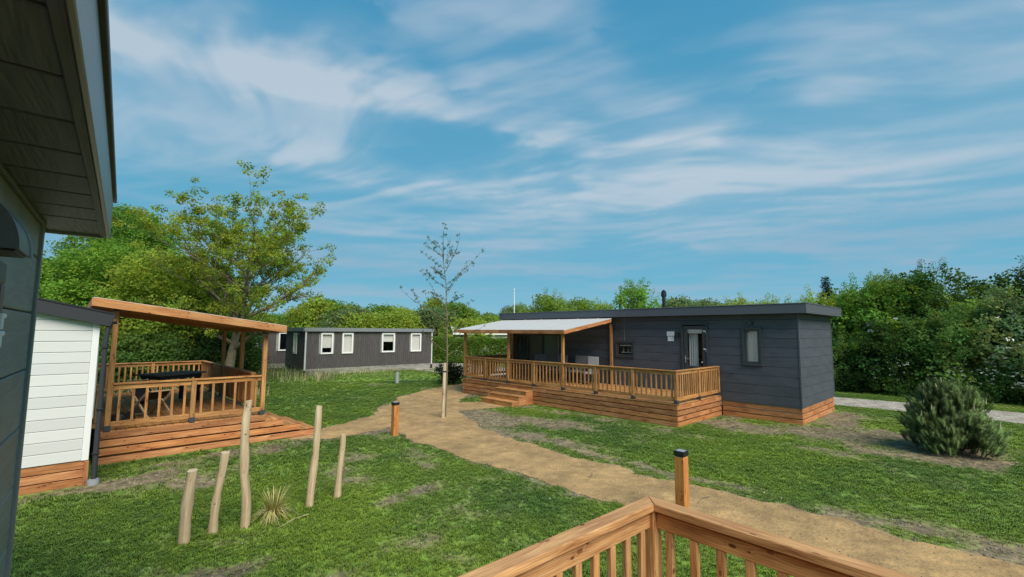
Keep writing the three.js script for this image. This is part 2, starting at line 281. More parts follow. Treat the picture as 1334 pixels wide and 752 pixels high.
// ground: one sheet to the horizon, fine where it is near
{
  const ticks = (lo, hi, c0, c1) => { const a = []; let x = lo; while (x < hi) { a.push(x); const out = Math.max(0, c0 - x, x - c1); x += 0.28 + out * 0.22; } a.push(hi); return a; };
  const xs = ticks(-700, 700, -18, 20), zs = ticks(-900, 300, -32, 4), P = [], U = [], I = [];
  for (const z of zs) for (const x of xs) { const far = Math.max(0, Math.hypot(x, z + 14) - 40); P.push(x, hgt(x, z) * (far > 0 ? Math.exp(-far / 20) : 1), z); U.push((x + 30) / 64, (z + 44) / 64); }
  const nx = xs.length; for (let j = 0; j + 1 < zs.length; j++) for (let i = 0; i + 1 < nx; i++) { const a = j * nx + i; I.push(a, a + nx, a + 1, a + 1, a + nx, a + nx + 1); }
  const g = new THREE.BufferGeometry(); g.setAttribute('position', new THREE.Float32BufferAttribute(P, 3)); g.setAttribute('uv', new THREE.Float32BufferAttribute(U, 2)); g.setIndex(I); g.computeVertexNormals();
  const N = 1500, hb = new Float32Array(N * N);
  const map = dataTex(N, N, (i, j) => {
    const x = i / N * 64 - 30, z = j / N * 64 - 44, c = cover(x, z), l = lush(x, z), f = hash2(i * 3 + 1, j * 7 + 5), f2 = vn(x * 9, z * 9), k = sstep(0.0, 0.75, c + (f - 0.5) * 0.3);
    hb[j * N + i] = f * 0.6 + f2 * 0.4;
    const so = [mix(90, 142, f2) + f * 44 - 22, mix(79, 125, f2) + f * 42 - 21, mix(60, 96, f2) + f * 36 - 18];
    const gr = [mix(84, 130, l) + f * 30 - 15, mix(120, 156, l) + f * 30 - 15, mix(46, 52, l) + f * 16 - 8];
    return [0, 1, 2].map((q) => mix(so[q], gr[q], k) / 255);
  });
  const bm = dataTex(N, N, (i, j) => { const v = hb[j * N + i]; return [v, v, v]; }, false);
  structure('ground', g, new THREE.MeshStandardMaterial({ map, bumpMap: bm, bumpScale: 0.02, roughness: 1 }));
}
// sheets cut from a field by marching over a grid
function fieldSheet(field, x0, x1, z0, z1, step, lift, uvm = 1, height = hgt) {
  const P = [], U = [], N = [], put = (p) => { P.push(p[0], height(p[0], p[1]) + lift, p[1]); U.push(p[0] * uvm, p[1] * uvm); N.push(0, 1, 0); };
  const tri = (a, b, c) => {
    const inn = [a, b, c].filter((p) => p[2] > 0).length; if (!inn) return; if (inn === 3) { put(a); put(b); put(c); return; }
    const out = [], v = [a, b, c]; for (let i = 0; i < 3; i++) { const p = v[i], q = v[(i + 1) % 3]; if (p[2] > 0) out.push(p); if ((p[2] > 0) !== (q[2] > 0)) { const k = p[2] / (p[2] - q[2]); out.push([mix(p[0], q[0], k), mix(p[1], q[1], k)]); } }
    for (let i = 1; i + 1 < out.length; i++) { put(out[0]); put(out[i]); put(out[i + 1]); }
  };
  const nx = Math.round((x1 - x0) / step), nz = Math.round((z1 - z0) / step), F = []; for (let j = 0; j <= nz; j++) for (let i = 0; i <= nx; i++) { const x = x0 + i * step, z = z0 + j * step; F.push([x, z, field(x, z)]); }
  for (let j = 0; j < nz; j++) for (let i = 0; i < nx; i++) { const a = F[j * (nx + 1) + i], b = F[j * (nx + 1) + i + 1], c = F[(j + 1) * (nx + 1) + i], d = F[(j + 1) * (nx + 1) + i + 1]; tri(a, c, b); tri(b, c, d); }
  return finish(P, N, U);
}
{
  const S = 1024, sand = dataTex(S, S, (i, j) => {
    const u = i / S, v = j / S, a = pvn(u * 5, v * 5, 5, 5) * 0.6 + pvn(u * 11, v * 11, 11, 11) * 0.4, b = pvn(u * 24, v * 24, 24, 24), c = pvn(u * 160, v * 160, 160, 160), f = hash2(i * 5 + 3, j * 11), l = 0.84 + 0.26 * (a - 0.5) + 0.14 * (b - 0.5) + 0.14 * (c - 0.5) + 0.16 * (f - 0.5), peb = f > 0.985 ? 0.72 : f < 0.012 ? 1.12 : 1;
    return [0.765 * l * peb, 0.622 * l * peb, 0.415 * l * peb];
  }), sb = dataTex(S, S, (i, j) => { const u = i / S, v = j / S, l = 0.3 * pvn(u * 11, v * 11, 11, 11) + 0.3 * pvn(u * 28, v * 28, 28, 28) + 0.22 * pvn(u * 90, v * 90, 90, 90) + 0.18 * hash2(i, j * 3); return [l, l, l]; }, false);
  sand.repeat.set(0.33, 0.33); sb.repeat.set(0.33, 0.33);
  structure('sand_path', fieldSheet(pathField, -9, 9, -30, 8, 0.11, 0.008), new THREE.MeshStandardMaterial({ map: sand, bumpMap: sb, bumpScale: 0.03, roughness: 1, vertexColors: true }));
  // clinker road, bricks too small to pick apart at this distance
  const bt = dataTex(1024, 1024, (i, j) => { const row = Math.floor(j / 32), off = (row % 2) * 32, bx = Math.floor((i + off) / 64), e = ((i + off) % 64) < 3 || (j % 32) < 3, h = hash2(bx % 16 + 3, row + 9), f = hash2(i, j); const l = e ? 0.36 : 0.50 + 0.2 * h + 0.08 * f; return [l * 1.0, l * 0.94, l * 0.86]; });
  bt.repeat.set(0.31, 0.31); bt.rotation = YAW;
  structure('paved_road', fieldSheet(roadField, -14, 22, -38, -6, 0.4, 0.012), new THREE.MeshStandardMaterial({ map: bt, roughness: 0.95, vertexColors: true }));
}
// footprints where no turf grows
const BUILT = [[-9, 2.0, -5.2, 2.75], [2, 4, -5, -0.2], [10.1, 24, -4, 0.45], [11.4, 18.5, 0.3, 3.35], [11.4, 12.6, 3.3, 4.4], [3.7, 15.7, 14.4, 18.2], [5.9, 15.35, 11.6, 14.6], [11.2, 13, 10.7, 11.8], [26.4, 30, 9.4, 17.8]];
const built = (s, t) => BUILT.some(([a, b, c, d]) => s > a && s < b && t > c && t < d);
const facing = (t, n) => (t[1].clone().sub(t[0]).cross(t[2].clone().sub(t[0])).dot(n) < 0 ? [t[0], t[2], t[1]] : t);   // wind a triangle towards a direction
function bladeTuft(n, len, spread, width, seed, bend = 0.6) {
  const r = rng(seed), P = [], N = [], U = [];
  for (let i = 0; i < n; i++) {
    const a = r() * 6.283, d = Math.sqrt(r()) * spread, x = Math.cos(a) * d, z = Math.sin(a) * d, b = r() * 6.283, l = len * (0.55 + r() * 0.6), w = width * (0.7 + r() * 0.6), bd = bend * (0.3 + r()) * l, dx = Math.cos(b), dz = Math.sin(b), px = -dz * w / 2, pz = dx * w / 2;
    const m = [x + dx * bd * 0.35, l * 0.6, z + dz * bd * 0.35], t = [x + dx * bd, l * 0.95, z + dz * bd], n0 = new THREE.Vector3(dx * 0.5, 0.85, dz * 0.5).normalize();
    const A = [x - px, -0.004, z - pz], B = [x + px, -0.004, z + pz], C = [m[0] + px * 0.8, m[1], m[2] + pz * 0.8], D = [m[0] - px * 0.8, m[1], m[2] - pz * 0.8];
    for (let tr of [[A, B, C], [A, C, D], [D, C, t]]) { tr = facing(tr.map((q) => V(...q)), n0); for (const p of tr) { P.push(p.x, p.y, p.z); N.push(n0.x, n0.y, n0.z); U.push(0, 0); } }
  }
  return finish(P, N, U);
}
function scatter(name, geo, mat, list, parent = scene) {   // list of [x, y, z, turn, scale, r, g, b, tilt, scaleY]
  const m = new THREE.InstancedMesh(geo, mat, list.length), q = new THREE.Quaternion(), mt = new THREE.Matrix4(), c = new THREE.Color(), e = new THREE.Euler();
  list.forEach((p, i) => { e.set(p[8] || 0, p[3], p[10] ?? (p[8] || 0) * 0.7, 'YXZ'); q.setFromEuler(e); mt.compose(V(p[0], p[1], p[2]), q, V(p[4], p[4] * (p[9] || 1), p[4])); m.setMatrixAt(i, mt); m.setColorAt(i, c.setRGB(p[5], p[6], p[7])); });
  m.name = name; m.castShadow = m.receiveShadow = true; m.userData.kind = 'stuff'; parent.add(m); return m;
}
const leafMat = (rough = 1, tr = 0.55) => new THREE.MeshPhysicalMaterial({ color: 0xffffff, roughness: rough, transmission: tr, thickness: 0, side: THREE.DoubleSide, specularIntensity: 0.12 });
M.leaf = leafMat(); M.blade = std([1, 1, 1], 0.8, { side: THREE.DoubleSide });
{
  const r = rng(31), rings = [[2.5, 9, 620], [9, 15, 330], [15, 24, 120], [24, 38, 38]], out = [];
  for (const [d0, d1, dens] of rings) {
    const n = Math.round((d1 * d1 - d0 * d0) * 0.5 * 1.95 * dens);
    for (let i = 0; i < n; i++) {
      const d = Math.sqrt(mix(d0 * d0, d1 * d1, r())), a = (r() - 0.5) * 1.95, x = Math.sin(a) * d, z = -Math.cos(a) * d, [s, t] = toST(x, z), keep = r(), r1 = r(), r2 = r(), r3 = r(), r4 = r();
      if (built(s, t) || roadField(x, z) > -0.08) continue; const pf = pathField(x, z); if (pf > 0.0) continue;
      const c = cover(x, z); if (keep > sstep(0.04, 0.7, c) * 0.92 + 0.10) continue;
      const l = clamp(lush(x, z) * 2.4 - 0.72 + (r1 - 0.5) * 0.4), dry = clamp((0.55 - c) * 1.3 + (r2 > 0.93 ? 0.6 : 0), 0, 1), b = 0.9 + r3 * 0.5;
      const cr = mix(mix(0.085, 0.205, l), 0.30, dry) * b, cg = mix(mix(0.170, 0.300, l), 0.28, dry) * b, cb = mix(mix(0.024, 0.024, l), 0.15, dry) * b;
      const far = d > 15 ? 1.7 : d > 9 ? 1.25 : 1;
      out.push([x, hgt(x, z), z, r4 * 6.28, far * (r2 < 0.05 ? 1.7 : 0.75 + r1 * 0.5) * (0.7 + 0.45 * c), cr, cg, cb, 0, (d > 15 ? 0.7 : 0.85)]);
    }
  }
  tag(scatter('lawn_grass', bladeTuft(14, 0.04, 0.055, 0.005, 5, 1.0), M.blade, out), 'patchy mown green grass of the lawn between the cabins', 'grass');
}

// ---------------------------------------------------------------- building blocks
const plankProfile = (y0, y1, th, g = 0.007) => [[0, y0], [0.006, y0], [0.006, y0 + g * 0.6], [th - 0.005, y0 + g], [th, y0 + g + 0.005], [th, y1 - 0.006], [th - 0.006, y1], [0, y1]];
// courses of planks on one wall, cut round its openings; wall space: x along, y up, z out
function plankWall(parent, mat, x0, x1, y0, n, ph, openings, pos, turn, th = 0.026, name = 'plank', groove = 0.007) {
  for (let i = 0; i < n; i++) {
    const a = y0 + i * ph, b = a + ph; let runs = [[x0, x1, a, b]];
    for (const [ox0, ox1, oy0, oy1] of openings) {
      const next = [];
      for (const [p, q, c, d] of runs) {
        if (ox1 <= p || ox0 >= q || oy1 <= c + 0.001 || oy0 >= d - 0.001) { next.push([p, q, c, d]); continue; }
        if (ox0 > p) next.push([p, ox0, c, d]); if (ox1 < q) next.push([ox1, q, c, d]);
        const l = Math.max(p, ox0), r = Math.min(q, ox1); if (oy0 > c) next.push([l, r, c, oy0]); if (oy1 < d) next.push([l, r, oy1, d]);
      }
      runs = next;
    }
    const tone = smallTone(); for (const [p, q, c, d] of runs) part(name, extrudeX(plankProfile(c, d, th, c === a ? groove : 0.001), p, q, tone), mat, parent, pos, [0, turn, 0]);
  }
}
function wallSheet(w0, w1, h0, h1, openings, depth) {   // solid wall with real openings, outer face at z = 0
  const s = new THREE.Shape([[w0, h0], [w1, h0], [w1, h1], [w0, h1]].map(([x, y]) => new THREE.Vector2(x, y)));
  for (const [a, b, c, d] of openings) s.holes.push(new THREE.Path([[a, c], [a, d], [b, d], [b, c]].map(([x, y]) => new THREE.Vector2(x, y))));
  const g = new THREE.ExtrudeGeometry(s, { depth, bevelEnabled: false }); g.translate(0, 0, -depth); return g;
}
function frameGeo(w, h, bw, d, ch = 0.006) { return merge([at(cbox(w, bw, d, ch), 0, h / 2 - bw / 2, 0), at(cbox(w, bw, d, ch), 0, -h / 2 + bw / 2, 0), at(cbox(bw, h - 2 * bw, d, ch), -w / 2 + bw / 2, 0, 0), at(cbox(bw, h - 2 * bw, d, ch), w / 2 - bw / 2, 0, 0)]); }
// a folded curtain hanging in wall space
function curtainGeo(w, h, folds = 7, amp = 0.02) { const g = new THREE.PlaneGeometry(w, h, folds * 8, 1), p = g.attributes.position; for (let i = 0; i < p.count; i++) p.setZ(i, Math.sin(p.getX(i) / w * folds * 6.283) * amp + Math.sin(p.getX(i) * 23) * amp * 0.3); g.computeVertexNormals(); return g; }
function windowPart(parent, name, cx, cy, w, h, bw, mat, pos, turn, curtain, sash = 0.05) {
  const f = part(name, frameGeo(w, h, bw, 0.07), mat, parent, pos, [0, turn, 0]); f.geometry.translate(cx, cy, 0.012);
  const child = (n, g, m, z) => { g.translate(cx, cy, z); return part(n, g, m, f); };
  if (sash) child('sash', frameGeo(w - 2 * bw - 0.004, h - 2 * bw - 0.004, sash, 0.045), mat, 0.0);
  const k = bw + (sash ? sash : 0);
  child('pane', new THREE.BoxGeometry(w - 2 * k + 0.02, h - 2 * k + 0.02, 0.006), M.glass, 0.0);
  if (curtain) { const [cm, fr = 1] = curtain; const g = curtainGeo(w - 0.06, (h - 0.06) * fr, Math.max(3, Math.round(w * 7)), fr < 1 ? 0.002 : 0.014); g.translate(0, (h - 0.06) * (1 - fr) / 2, 0); child(fr < 1 ? 'blind' : 'curtain', g, cm, -0.085); }
  return f;
}
// railing between two points on a deck: posts, cap, top board, bottom board, balusters
function railing(parent, p, q, y0, hgtR, nBays, perBay, opt = {}) {
  const { mat = M.rail, post = 0.088, capW = 0.11, skipFirst = false, skipLast = false, shoe = true, tallPosts = {}, bal = 0.044, capMat } = opt;
  const d = q.clone().sub(p), L = d.length(), u = d.clone().normalize(), turn = Math.atan2(-u.z, u.x), pt = (k) => p.clone().addScaledVector(u, k * L);
  const put = (name, x, y, w, h, dd, off = 0, ch = 0.004) => { const c = p.clone().addScaledVector(u, x); return part(name, cbox(w, h, dd, ch, woodTone()), name === 'rail_cap' && capMat ? capMat : mat, parent, [c.x + -u.z * off, y, c.z + u.x * off], [0, turn, 0]); };
  for (let i = 0; i <= nBays; i++) {
    if ((i === 0 && skipFirst) || (i === nBays && skipLast)) continue; const x = i / nBays * L, hh = tallPosts[i] ?? hgtR - 0.02;
    put('post', x, y0 + hh / 2 + 0.012, post, hh, post, 0, 0.006);
    if (shoe) { const c = p.clone().addScaledVector(u, x); part('post_shoe', cbox(post + 0.012, 0.105, post + 0.012, 0.002), M.bracket, parent, [c.x, y0 + 0.0525 + 0.001, c.z], [0, turn, 0]); }
  }
  for (let i = 0; i < nBays; i++) {
    const a = i / nBays * L + post / 2, b = (i + 1) / nBays * L - post / 2, w = b - a;
    put('top_rail', (a + b) / 2, y0 + hgtR - 0.078, w - 0.004, 0.088, 0.040);
    put('bottom_rail', (a + b) / 2, y0 + 0.125, w - 0.004, 0.095, 0.040);
    for (let k = 0; k < perBay; k++) put('baluster', a + (k + 0.5) / perBay * w, y0 + (hgtR - 0.122 + 0.1725) / 2, bal, hgtR - 0.122 - 0.1725 + 0.0, 0.034, 0, 0.004);
  }
  if (!opt.noCap) for (let i = 0; i < nBays; i++) { const tall0 = tallPosts[i], tall1 = tallPosts[i + 1]; const a = i / nBays * L + (tall0 ? post / 2 + 0.002 : i === 0 ? -(opt.capExt0 ?? capW / 2) : 0.0015), b = (i + 1) / nBays * L - (tall1 ? post / 2 + 0.002 : i === nBays - 1 ? -(opt.capExt1 ?? capW / 2) : 0.0015); put('rail_cap', (a + b) / 2, y0 + hgtR - 0.0165, b - a, 0.034, capW, 0, 0.005); }
}
// boards with random butt joints covering a length
function course(name, parent, mat, x0, x1, cy, cz, h, d, rnd, turn = 0, org = [0, 0]) {
  let a = x0; while (a < x1 - 0.01) { let b = Math.min(x1, a + 2.6 + rnd() * 2.2); if (x1 - b < 0.9) b = x1; const m = part(name, cbox(b - a - 0.003, h, d, 0.004, woodTone()), mat, parent); const c = (a + b) / 2; m.position.set(org[0] + Math.cos(turn) * c + Math.sin(turn) * cz, cy, org[1] - Math.sin(turn) * c + Math.cos(turn) * cz); m.rotation.y = turn; a = b; }
}

// ---------------------------------------------------------------- slate-blue chalet across the path
{
  const A = V(7.914, 0, -12.770), L = 11.7, D = 3.52, HS = 0.455, HT = 3.045, r = rng(61);
  const c = thing('slate_chalet', 'slate blue clad chalet with flat overhanging roof and orange timber skirt', 'chalet', A, ROT);
  const win = [-1.48, -0.96, 1.55, 2.66], door = [-3.38, -2.52, 0.66, 2.80], vent = [-5.91, -5.17, 1.61, 2.16], slide = [-11.42, -8.60, 0.66, 2.46];
  const ops = [win, door, vent, slide];
  // frame walls behind the cladding (closed box with real openings)
  const inn = 0.03, wm = M.innerWall;
  part('front_wall', wallSheet(-L + inn, -inn, 0.3, HT, ops, 0.08), wm, c, [0, 0, -inn]);
  const back = [-11.2, -8.5, 0.75, 2.42];
  part('back_wall', wallSheet(-L + inn, -inn, 0.3, HT, [back], 0.08), wm, c, [0, 0, -D + inn + 0.08]);
  windowPart(c, 'window', 9.85, 1.585, 2.74, 1.71, 0.06, M.frame, [0, 0, -D], Math.PI, null);
  part('end_wall', cbox(0.08, HT - 0.3, D - 2 * inn - 0.18), wm, c, [-inn - 0.04, (HT + 0.3) / 2, -D / 2]);
  part('end_wall', cbox(0.08, HT - 0.3, D - 2 * inn - 0.18), wm, c, [-L + inn + 0.04, (HT + 0.3) / 2, -D / 2]);
  part('floor', cbox(L - 0.3, 0.06, D - 0.3), M.greywood, c, [-L / 2, 0.60, -D / 2]);
  part('ceiling', cbox(L - 0.3, 0.04, D - 0.3), M.whiteFrame, c, [-L / 2, 2.98, -D / 2]);
  part('partition', cbox(0.06, 2.3, D - 0.3), wm, c, [-7.6, 1.79, -D / 2]); part('partition', cbox(0.06, 2.3, D - 0.3), wm, c, [-2.0, 1.79, -D / 2]);
  plankWall(c, M.slate, -L, -0.03, HS, 10, 0.27, [...ops, [-L, 0, HT - 0.005, 9]], [0, 0, -0.028], 0, 0.028);
  plankWall(c, M.slate, 0.002, D - 0.03, HS, 10, 0.27, [[-1, 9, HT - 0.005, 9]], [-0.028, 0, 0], Math.PI / 2, 0.028);   // right-hand end
  plankWall(c, M.slate, 0.002, L - 0.03, HS, 10, 0.27, [[0, L, HT - 0.005, 9], [8.5, 11.2, 0.75, 2.42]], [0, 0, -D + 0.028], Math.PI, 0.028);
  plankWall(c, M.slate, -D, -0.002, HS, 10, 0.27, [[-9, 9, HT - 0.005, 9]], [-L + 0.028, 0, 0], -Math.PI / 2, 0.028);
  part('corner_trim', cbox(0.045, HT - HS - 0.01, 0.045, 0.004), M.slateTrim, c, [-0.008, (HT + HS) / 2, -0.008]);
  part('corner_trim', cbox(0.045, HT - HS - 0.01, 0.045, 0.004), M.slateTrim, c, [-0.008, (HT + HS) / 2, -D + 0.008]);
  // roof
  const rx0 = -11.97, rx1 = 0.285, rz0 = 0.30, rz1 = -D - 0.17;
  part('soffit', cbox(rx1 - rx0 - 0.05, 0.02, rz0 - rz1 - 0.05), M.dark, c, [(rx0 + rx1) / 2, HT + 0.012, (rz0 + rz1) / 2]);
  part('roof', cbox(rx1 - rx0 - 0.05, 0.20, rz0 - rz1 - 0.05), M.membrane, c, [(rx0 + rx1) / 2, HT + 0.125, (rz0 + rz1) / 2]);
  const fas = (x, z, w, d) => { const f = part('fascia', cbox(w, 0.262, d, 0.003), M.slateTrim, c, [x, HT + 0.128, z]); const t = cbox(w + (d < w ? 0.012 : 0.03), 0.022, d + (d < w ? 0.03 : 0.012), 0.003); t.translate(0, 0.14, 0); part('roof_trim', t, M.roofTrim, f); };
  fas((rx0 + rx1) / 2, rz0 - 0.012, rx1 - rx0, 0.024); fas((rx0 + rx1) / 2, rz1 + 0.012, rx1 - rx0, 0.024); fas(rx1 - 0.012, (rz0 + rz1) / 2, 0.024, rz0 - rz1 - 0.052); fas(rx0 + 0.012, (rz0 + rz1) / 2, 0.024, rz0 - rz1 - 0.052);
  const chim = part('flue_pipe', tube([V(0, 0, 0), V(0, 0.78, 0), V(0, 0.8, 0)], [0.075, 0.075, 0.06], 14), M.black, c, [-5.62, HT + 0.2, -3.05]);
  part('flue_cowl', tube([V(0, 0.70, 0), V(0, 0.74, 0), V(0, 0.92, 0), V(0, 1.0, 0)], [0.077, 0.115, 0.1, 0.03], 14), M.black, chim);
  // timber skirt: three boards a side
  for (let i = 0; i < 3; i++) {
    const y = 0.075 + i * 0.1495; course('skirt_board', c, M.skirt, -2.15, -0.012, y, -0.035, 0.126, 0.022, r);
    part('skirt_board', cbox(0.022, 0.126, D - 0.06, 0.004, woodTone()), M.skirt, c, [-0.022, y, -D / 2]);
    part('skirt_board', cbox(0.022, 0.126, D - 0.06, 0.004, woodTone()), M.skirt, c, [-L + 0.022, y, -D / 2]);
    course('skirt_board', c, M.skirt, -L + 0.04, -0.04, y, -D + 0.035, 0.138, 0.022, r);
  }
  part('skirt_backing', cbox(L - 0.3, HS - 0.1, D - 0.3), M.greywood, c, [-L / 2, HS / 2 - 0.05, -D / 2]);
  // openings
  windowPart(c, 'window', -1.22, 2.105, 0.56, 1.13, 0.075, M.frame, [0, 0, 0], 0, [M.blind, 0.999]);
  const dr = part('door', frameGeo(0.74, 2.04, 0.12, 0.05), M.frame, c, [0, 0, 0]); dr.geometry.translate(-2.95, 1.70, -0.01);
  const df = part('door_frame', frameGeo(0.88, 2.15, 0.06, 0.08), M.frame, c, [-2.95, 1.735, 0.012]);
  { const p1 = cbox(0.52, 0.55, 0.03); p1.translate(-2.95, 1.10, -0.01); part('lower_panel', p1, M.frame, dr); const g = new THREE.BoxGeometry(0.54, 1.2, 0.008); g.translate(-2.95, 2.0, -0.01); part('pane', g, M.glass, dr);
    const bar1 = cbox(0.52, 0.06, 0.045); bar1.translate(-2.95, 1.405, -0.01); part('mid_rail', bar1, M.frame, dr);
    const h = merge([at(cbox(0.03, 0.22, 0.012), -3.27, 1.64, 0.022), at(cbox(0.13, 0.02, 0.02), -3.21, 1.66, 0.055), at(cbox(0.02, 0.02, 0.05), -3.27, 1.66, 0.04)]); part('handle', h, M.steel, dr);
    for (const y of [2.55, 1.98]) { const hg = merge([at(cbox(0.09, 0.035, 0.02), -2.615, y, 0.03), at(cbox(0.03, 0.09, 0.02), -2.575, y - 0.03, 0.032)]); part('hinge', hg, M.whiteFrame, dr); }
    const cu = curtainGeo(0.3, 1.5, 4, 0.02); cu.translate(-3.07, 1.86, -0.16); part('curtain', cu, M.curtain, dr); const bl = new THREE.BoxGeometry(0.56, 0.14, 0.02); bl.translate(-2.95, 2.55, -0.05); part('blind', bl, M.curtain, dr);
    const k = new THREE.CylinderGeometry(0.022, 0.022, 0.012, 12); k.rotateX(Math.PI / 2); k.translate(-2.73, 1.57, 0.005); part('latch', k, M.whiteFrame, dr); }
  const vw = windowPart(c, 'window', -5.54, 1.885, 0.78, 0.58, 0.06, M.frame, [0, 0, 0], 0, null);
  { part('inner_sill', at(cbox(0.5, 0.012, 0.1), -5.54, 1.77, -0.15), M.whiteFrame, vw); part('blind_rail', at(cbox(0.54, 0.03, 0.02), -5.54, 2.02, -0.08), M.whiteFrame, vw); for (const [x, h] of [[-5.7, 0.16], [-5.5, 0.12], [-5.36, 0.18]]) { const b = new THREE.CylinderGeometry(0.03, 0.035, h, 10); b.translate(x, 1.776 + h / 2, -0.15); part('jar', b, M.fabricLight, vw); } }
  // sliding doors under the canopy
  const sd = part('sliding_door', frameGeo(2.86, 1.84, 0.07, 0.09), M.frame, c, [-10.01, 1.56, 0.0]);
  for (const [x, w] of [[-1.38 + 0.47, 0.94], [0.0, 0.94], [0.91, 0.94]]) { const s = frameGeo(w, 1.68, 0.055, 0.04); s.translate(x, 0, x === 0 ? 0.022 : -0.022); const sp = part('sash', s, M.frame, sd); }
  for (const [x, z] of [[-0.91, -0.022], [0, 0.022], [0.91, -0.022]]) { const g = new THREE.BoxGeometry(0.85, 1.59, 0.008); g.translate(x, 0, z); part('pane', g, M.glass, sd); }
  { const cu = curtainGeo(0.85, 1.7, 7, 0.03); cu.translate(-0.92, 0, -0.2); part('curtain', cu, M.darkCurtain, sd); const c2 = curtainGeo(0.28, 1.7, 3, 0.03); c2.translate(1.25, 0, -0.2); part('curtain', c2, M.curtain, sd); }
  // small fittings
  const sgn = (name, x, y, w, h, m) => part(name, cbox(w, h, 0.012, 0.002), m, c, [x, y, 0.01]);
  const cv = document.createElement('canvas'); cv.width = 128; cv.height = 80; const cx = cv.getContext('2d'); cx.fillStyle = '#eceef0'; cx.fillRect(0, 0, 128, 80); cx.fillStyle = '#9aa3ad'; for (const [x, y, w] of [[12, 18, 100], [12, 34, 84], [12, 50, 96]]) cx.fillRect(x, y, w, 5);
  const st = new THREE.CanvasTexture(cv); st.colorSpace = THREE.SRGBColorSpace; const sm = new THREE.MeshStandardMaterial({ map: st, roughness: 0.5 });
  const signGeo = (w, h) => new THREE.BoxGeometry(w, h, 0.01);
  tag(part('notice', signGeo(0.26, 0.14), sm, c, [-3.77, 2.46, 0.01]), 'upper white notice plate'); tag(part('notice', signGeo(0.22, 0.15), sm, c, [-3.76, 2.29, 0.01]), 'lower white notice plate');
  const lampBox = (x, y) => { const b = part('wall_lamp', cbox(0.11, 0.17, 0.09, 0.008), M.black, c, [x, y, 0.05]); return b; };
  lampBox(-3.52, 2.43); part('wall_lamp', cbox(0.11, 0.10, 0.10, 0.008), M.frame, c, [-1.24, 2.79, 0.055]);
  part('outdoor_tap', tube([V(0, 0, 0), V(0, 0, 0.06), V(0.03, -0.01, 0.075), V(0.07, -0.012, 0.075)], [0.014, 0.014, 0.012, 0.011], 8), M.black, c, [-1.84, 1.28, 0.0]);
  part('cable', tube([V(0, 0, 0), V(0.004, -0.3, 0), V(0, -0.84, 0)], [0.006, 0.006, 0.006], 5), M.metalGrey, c, [-5.56, 3.03, 0.008]);
}
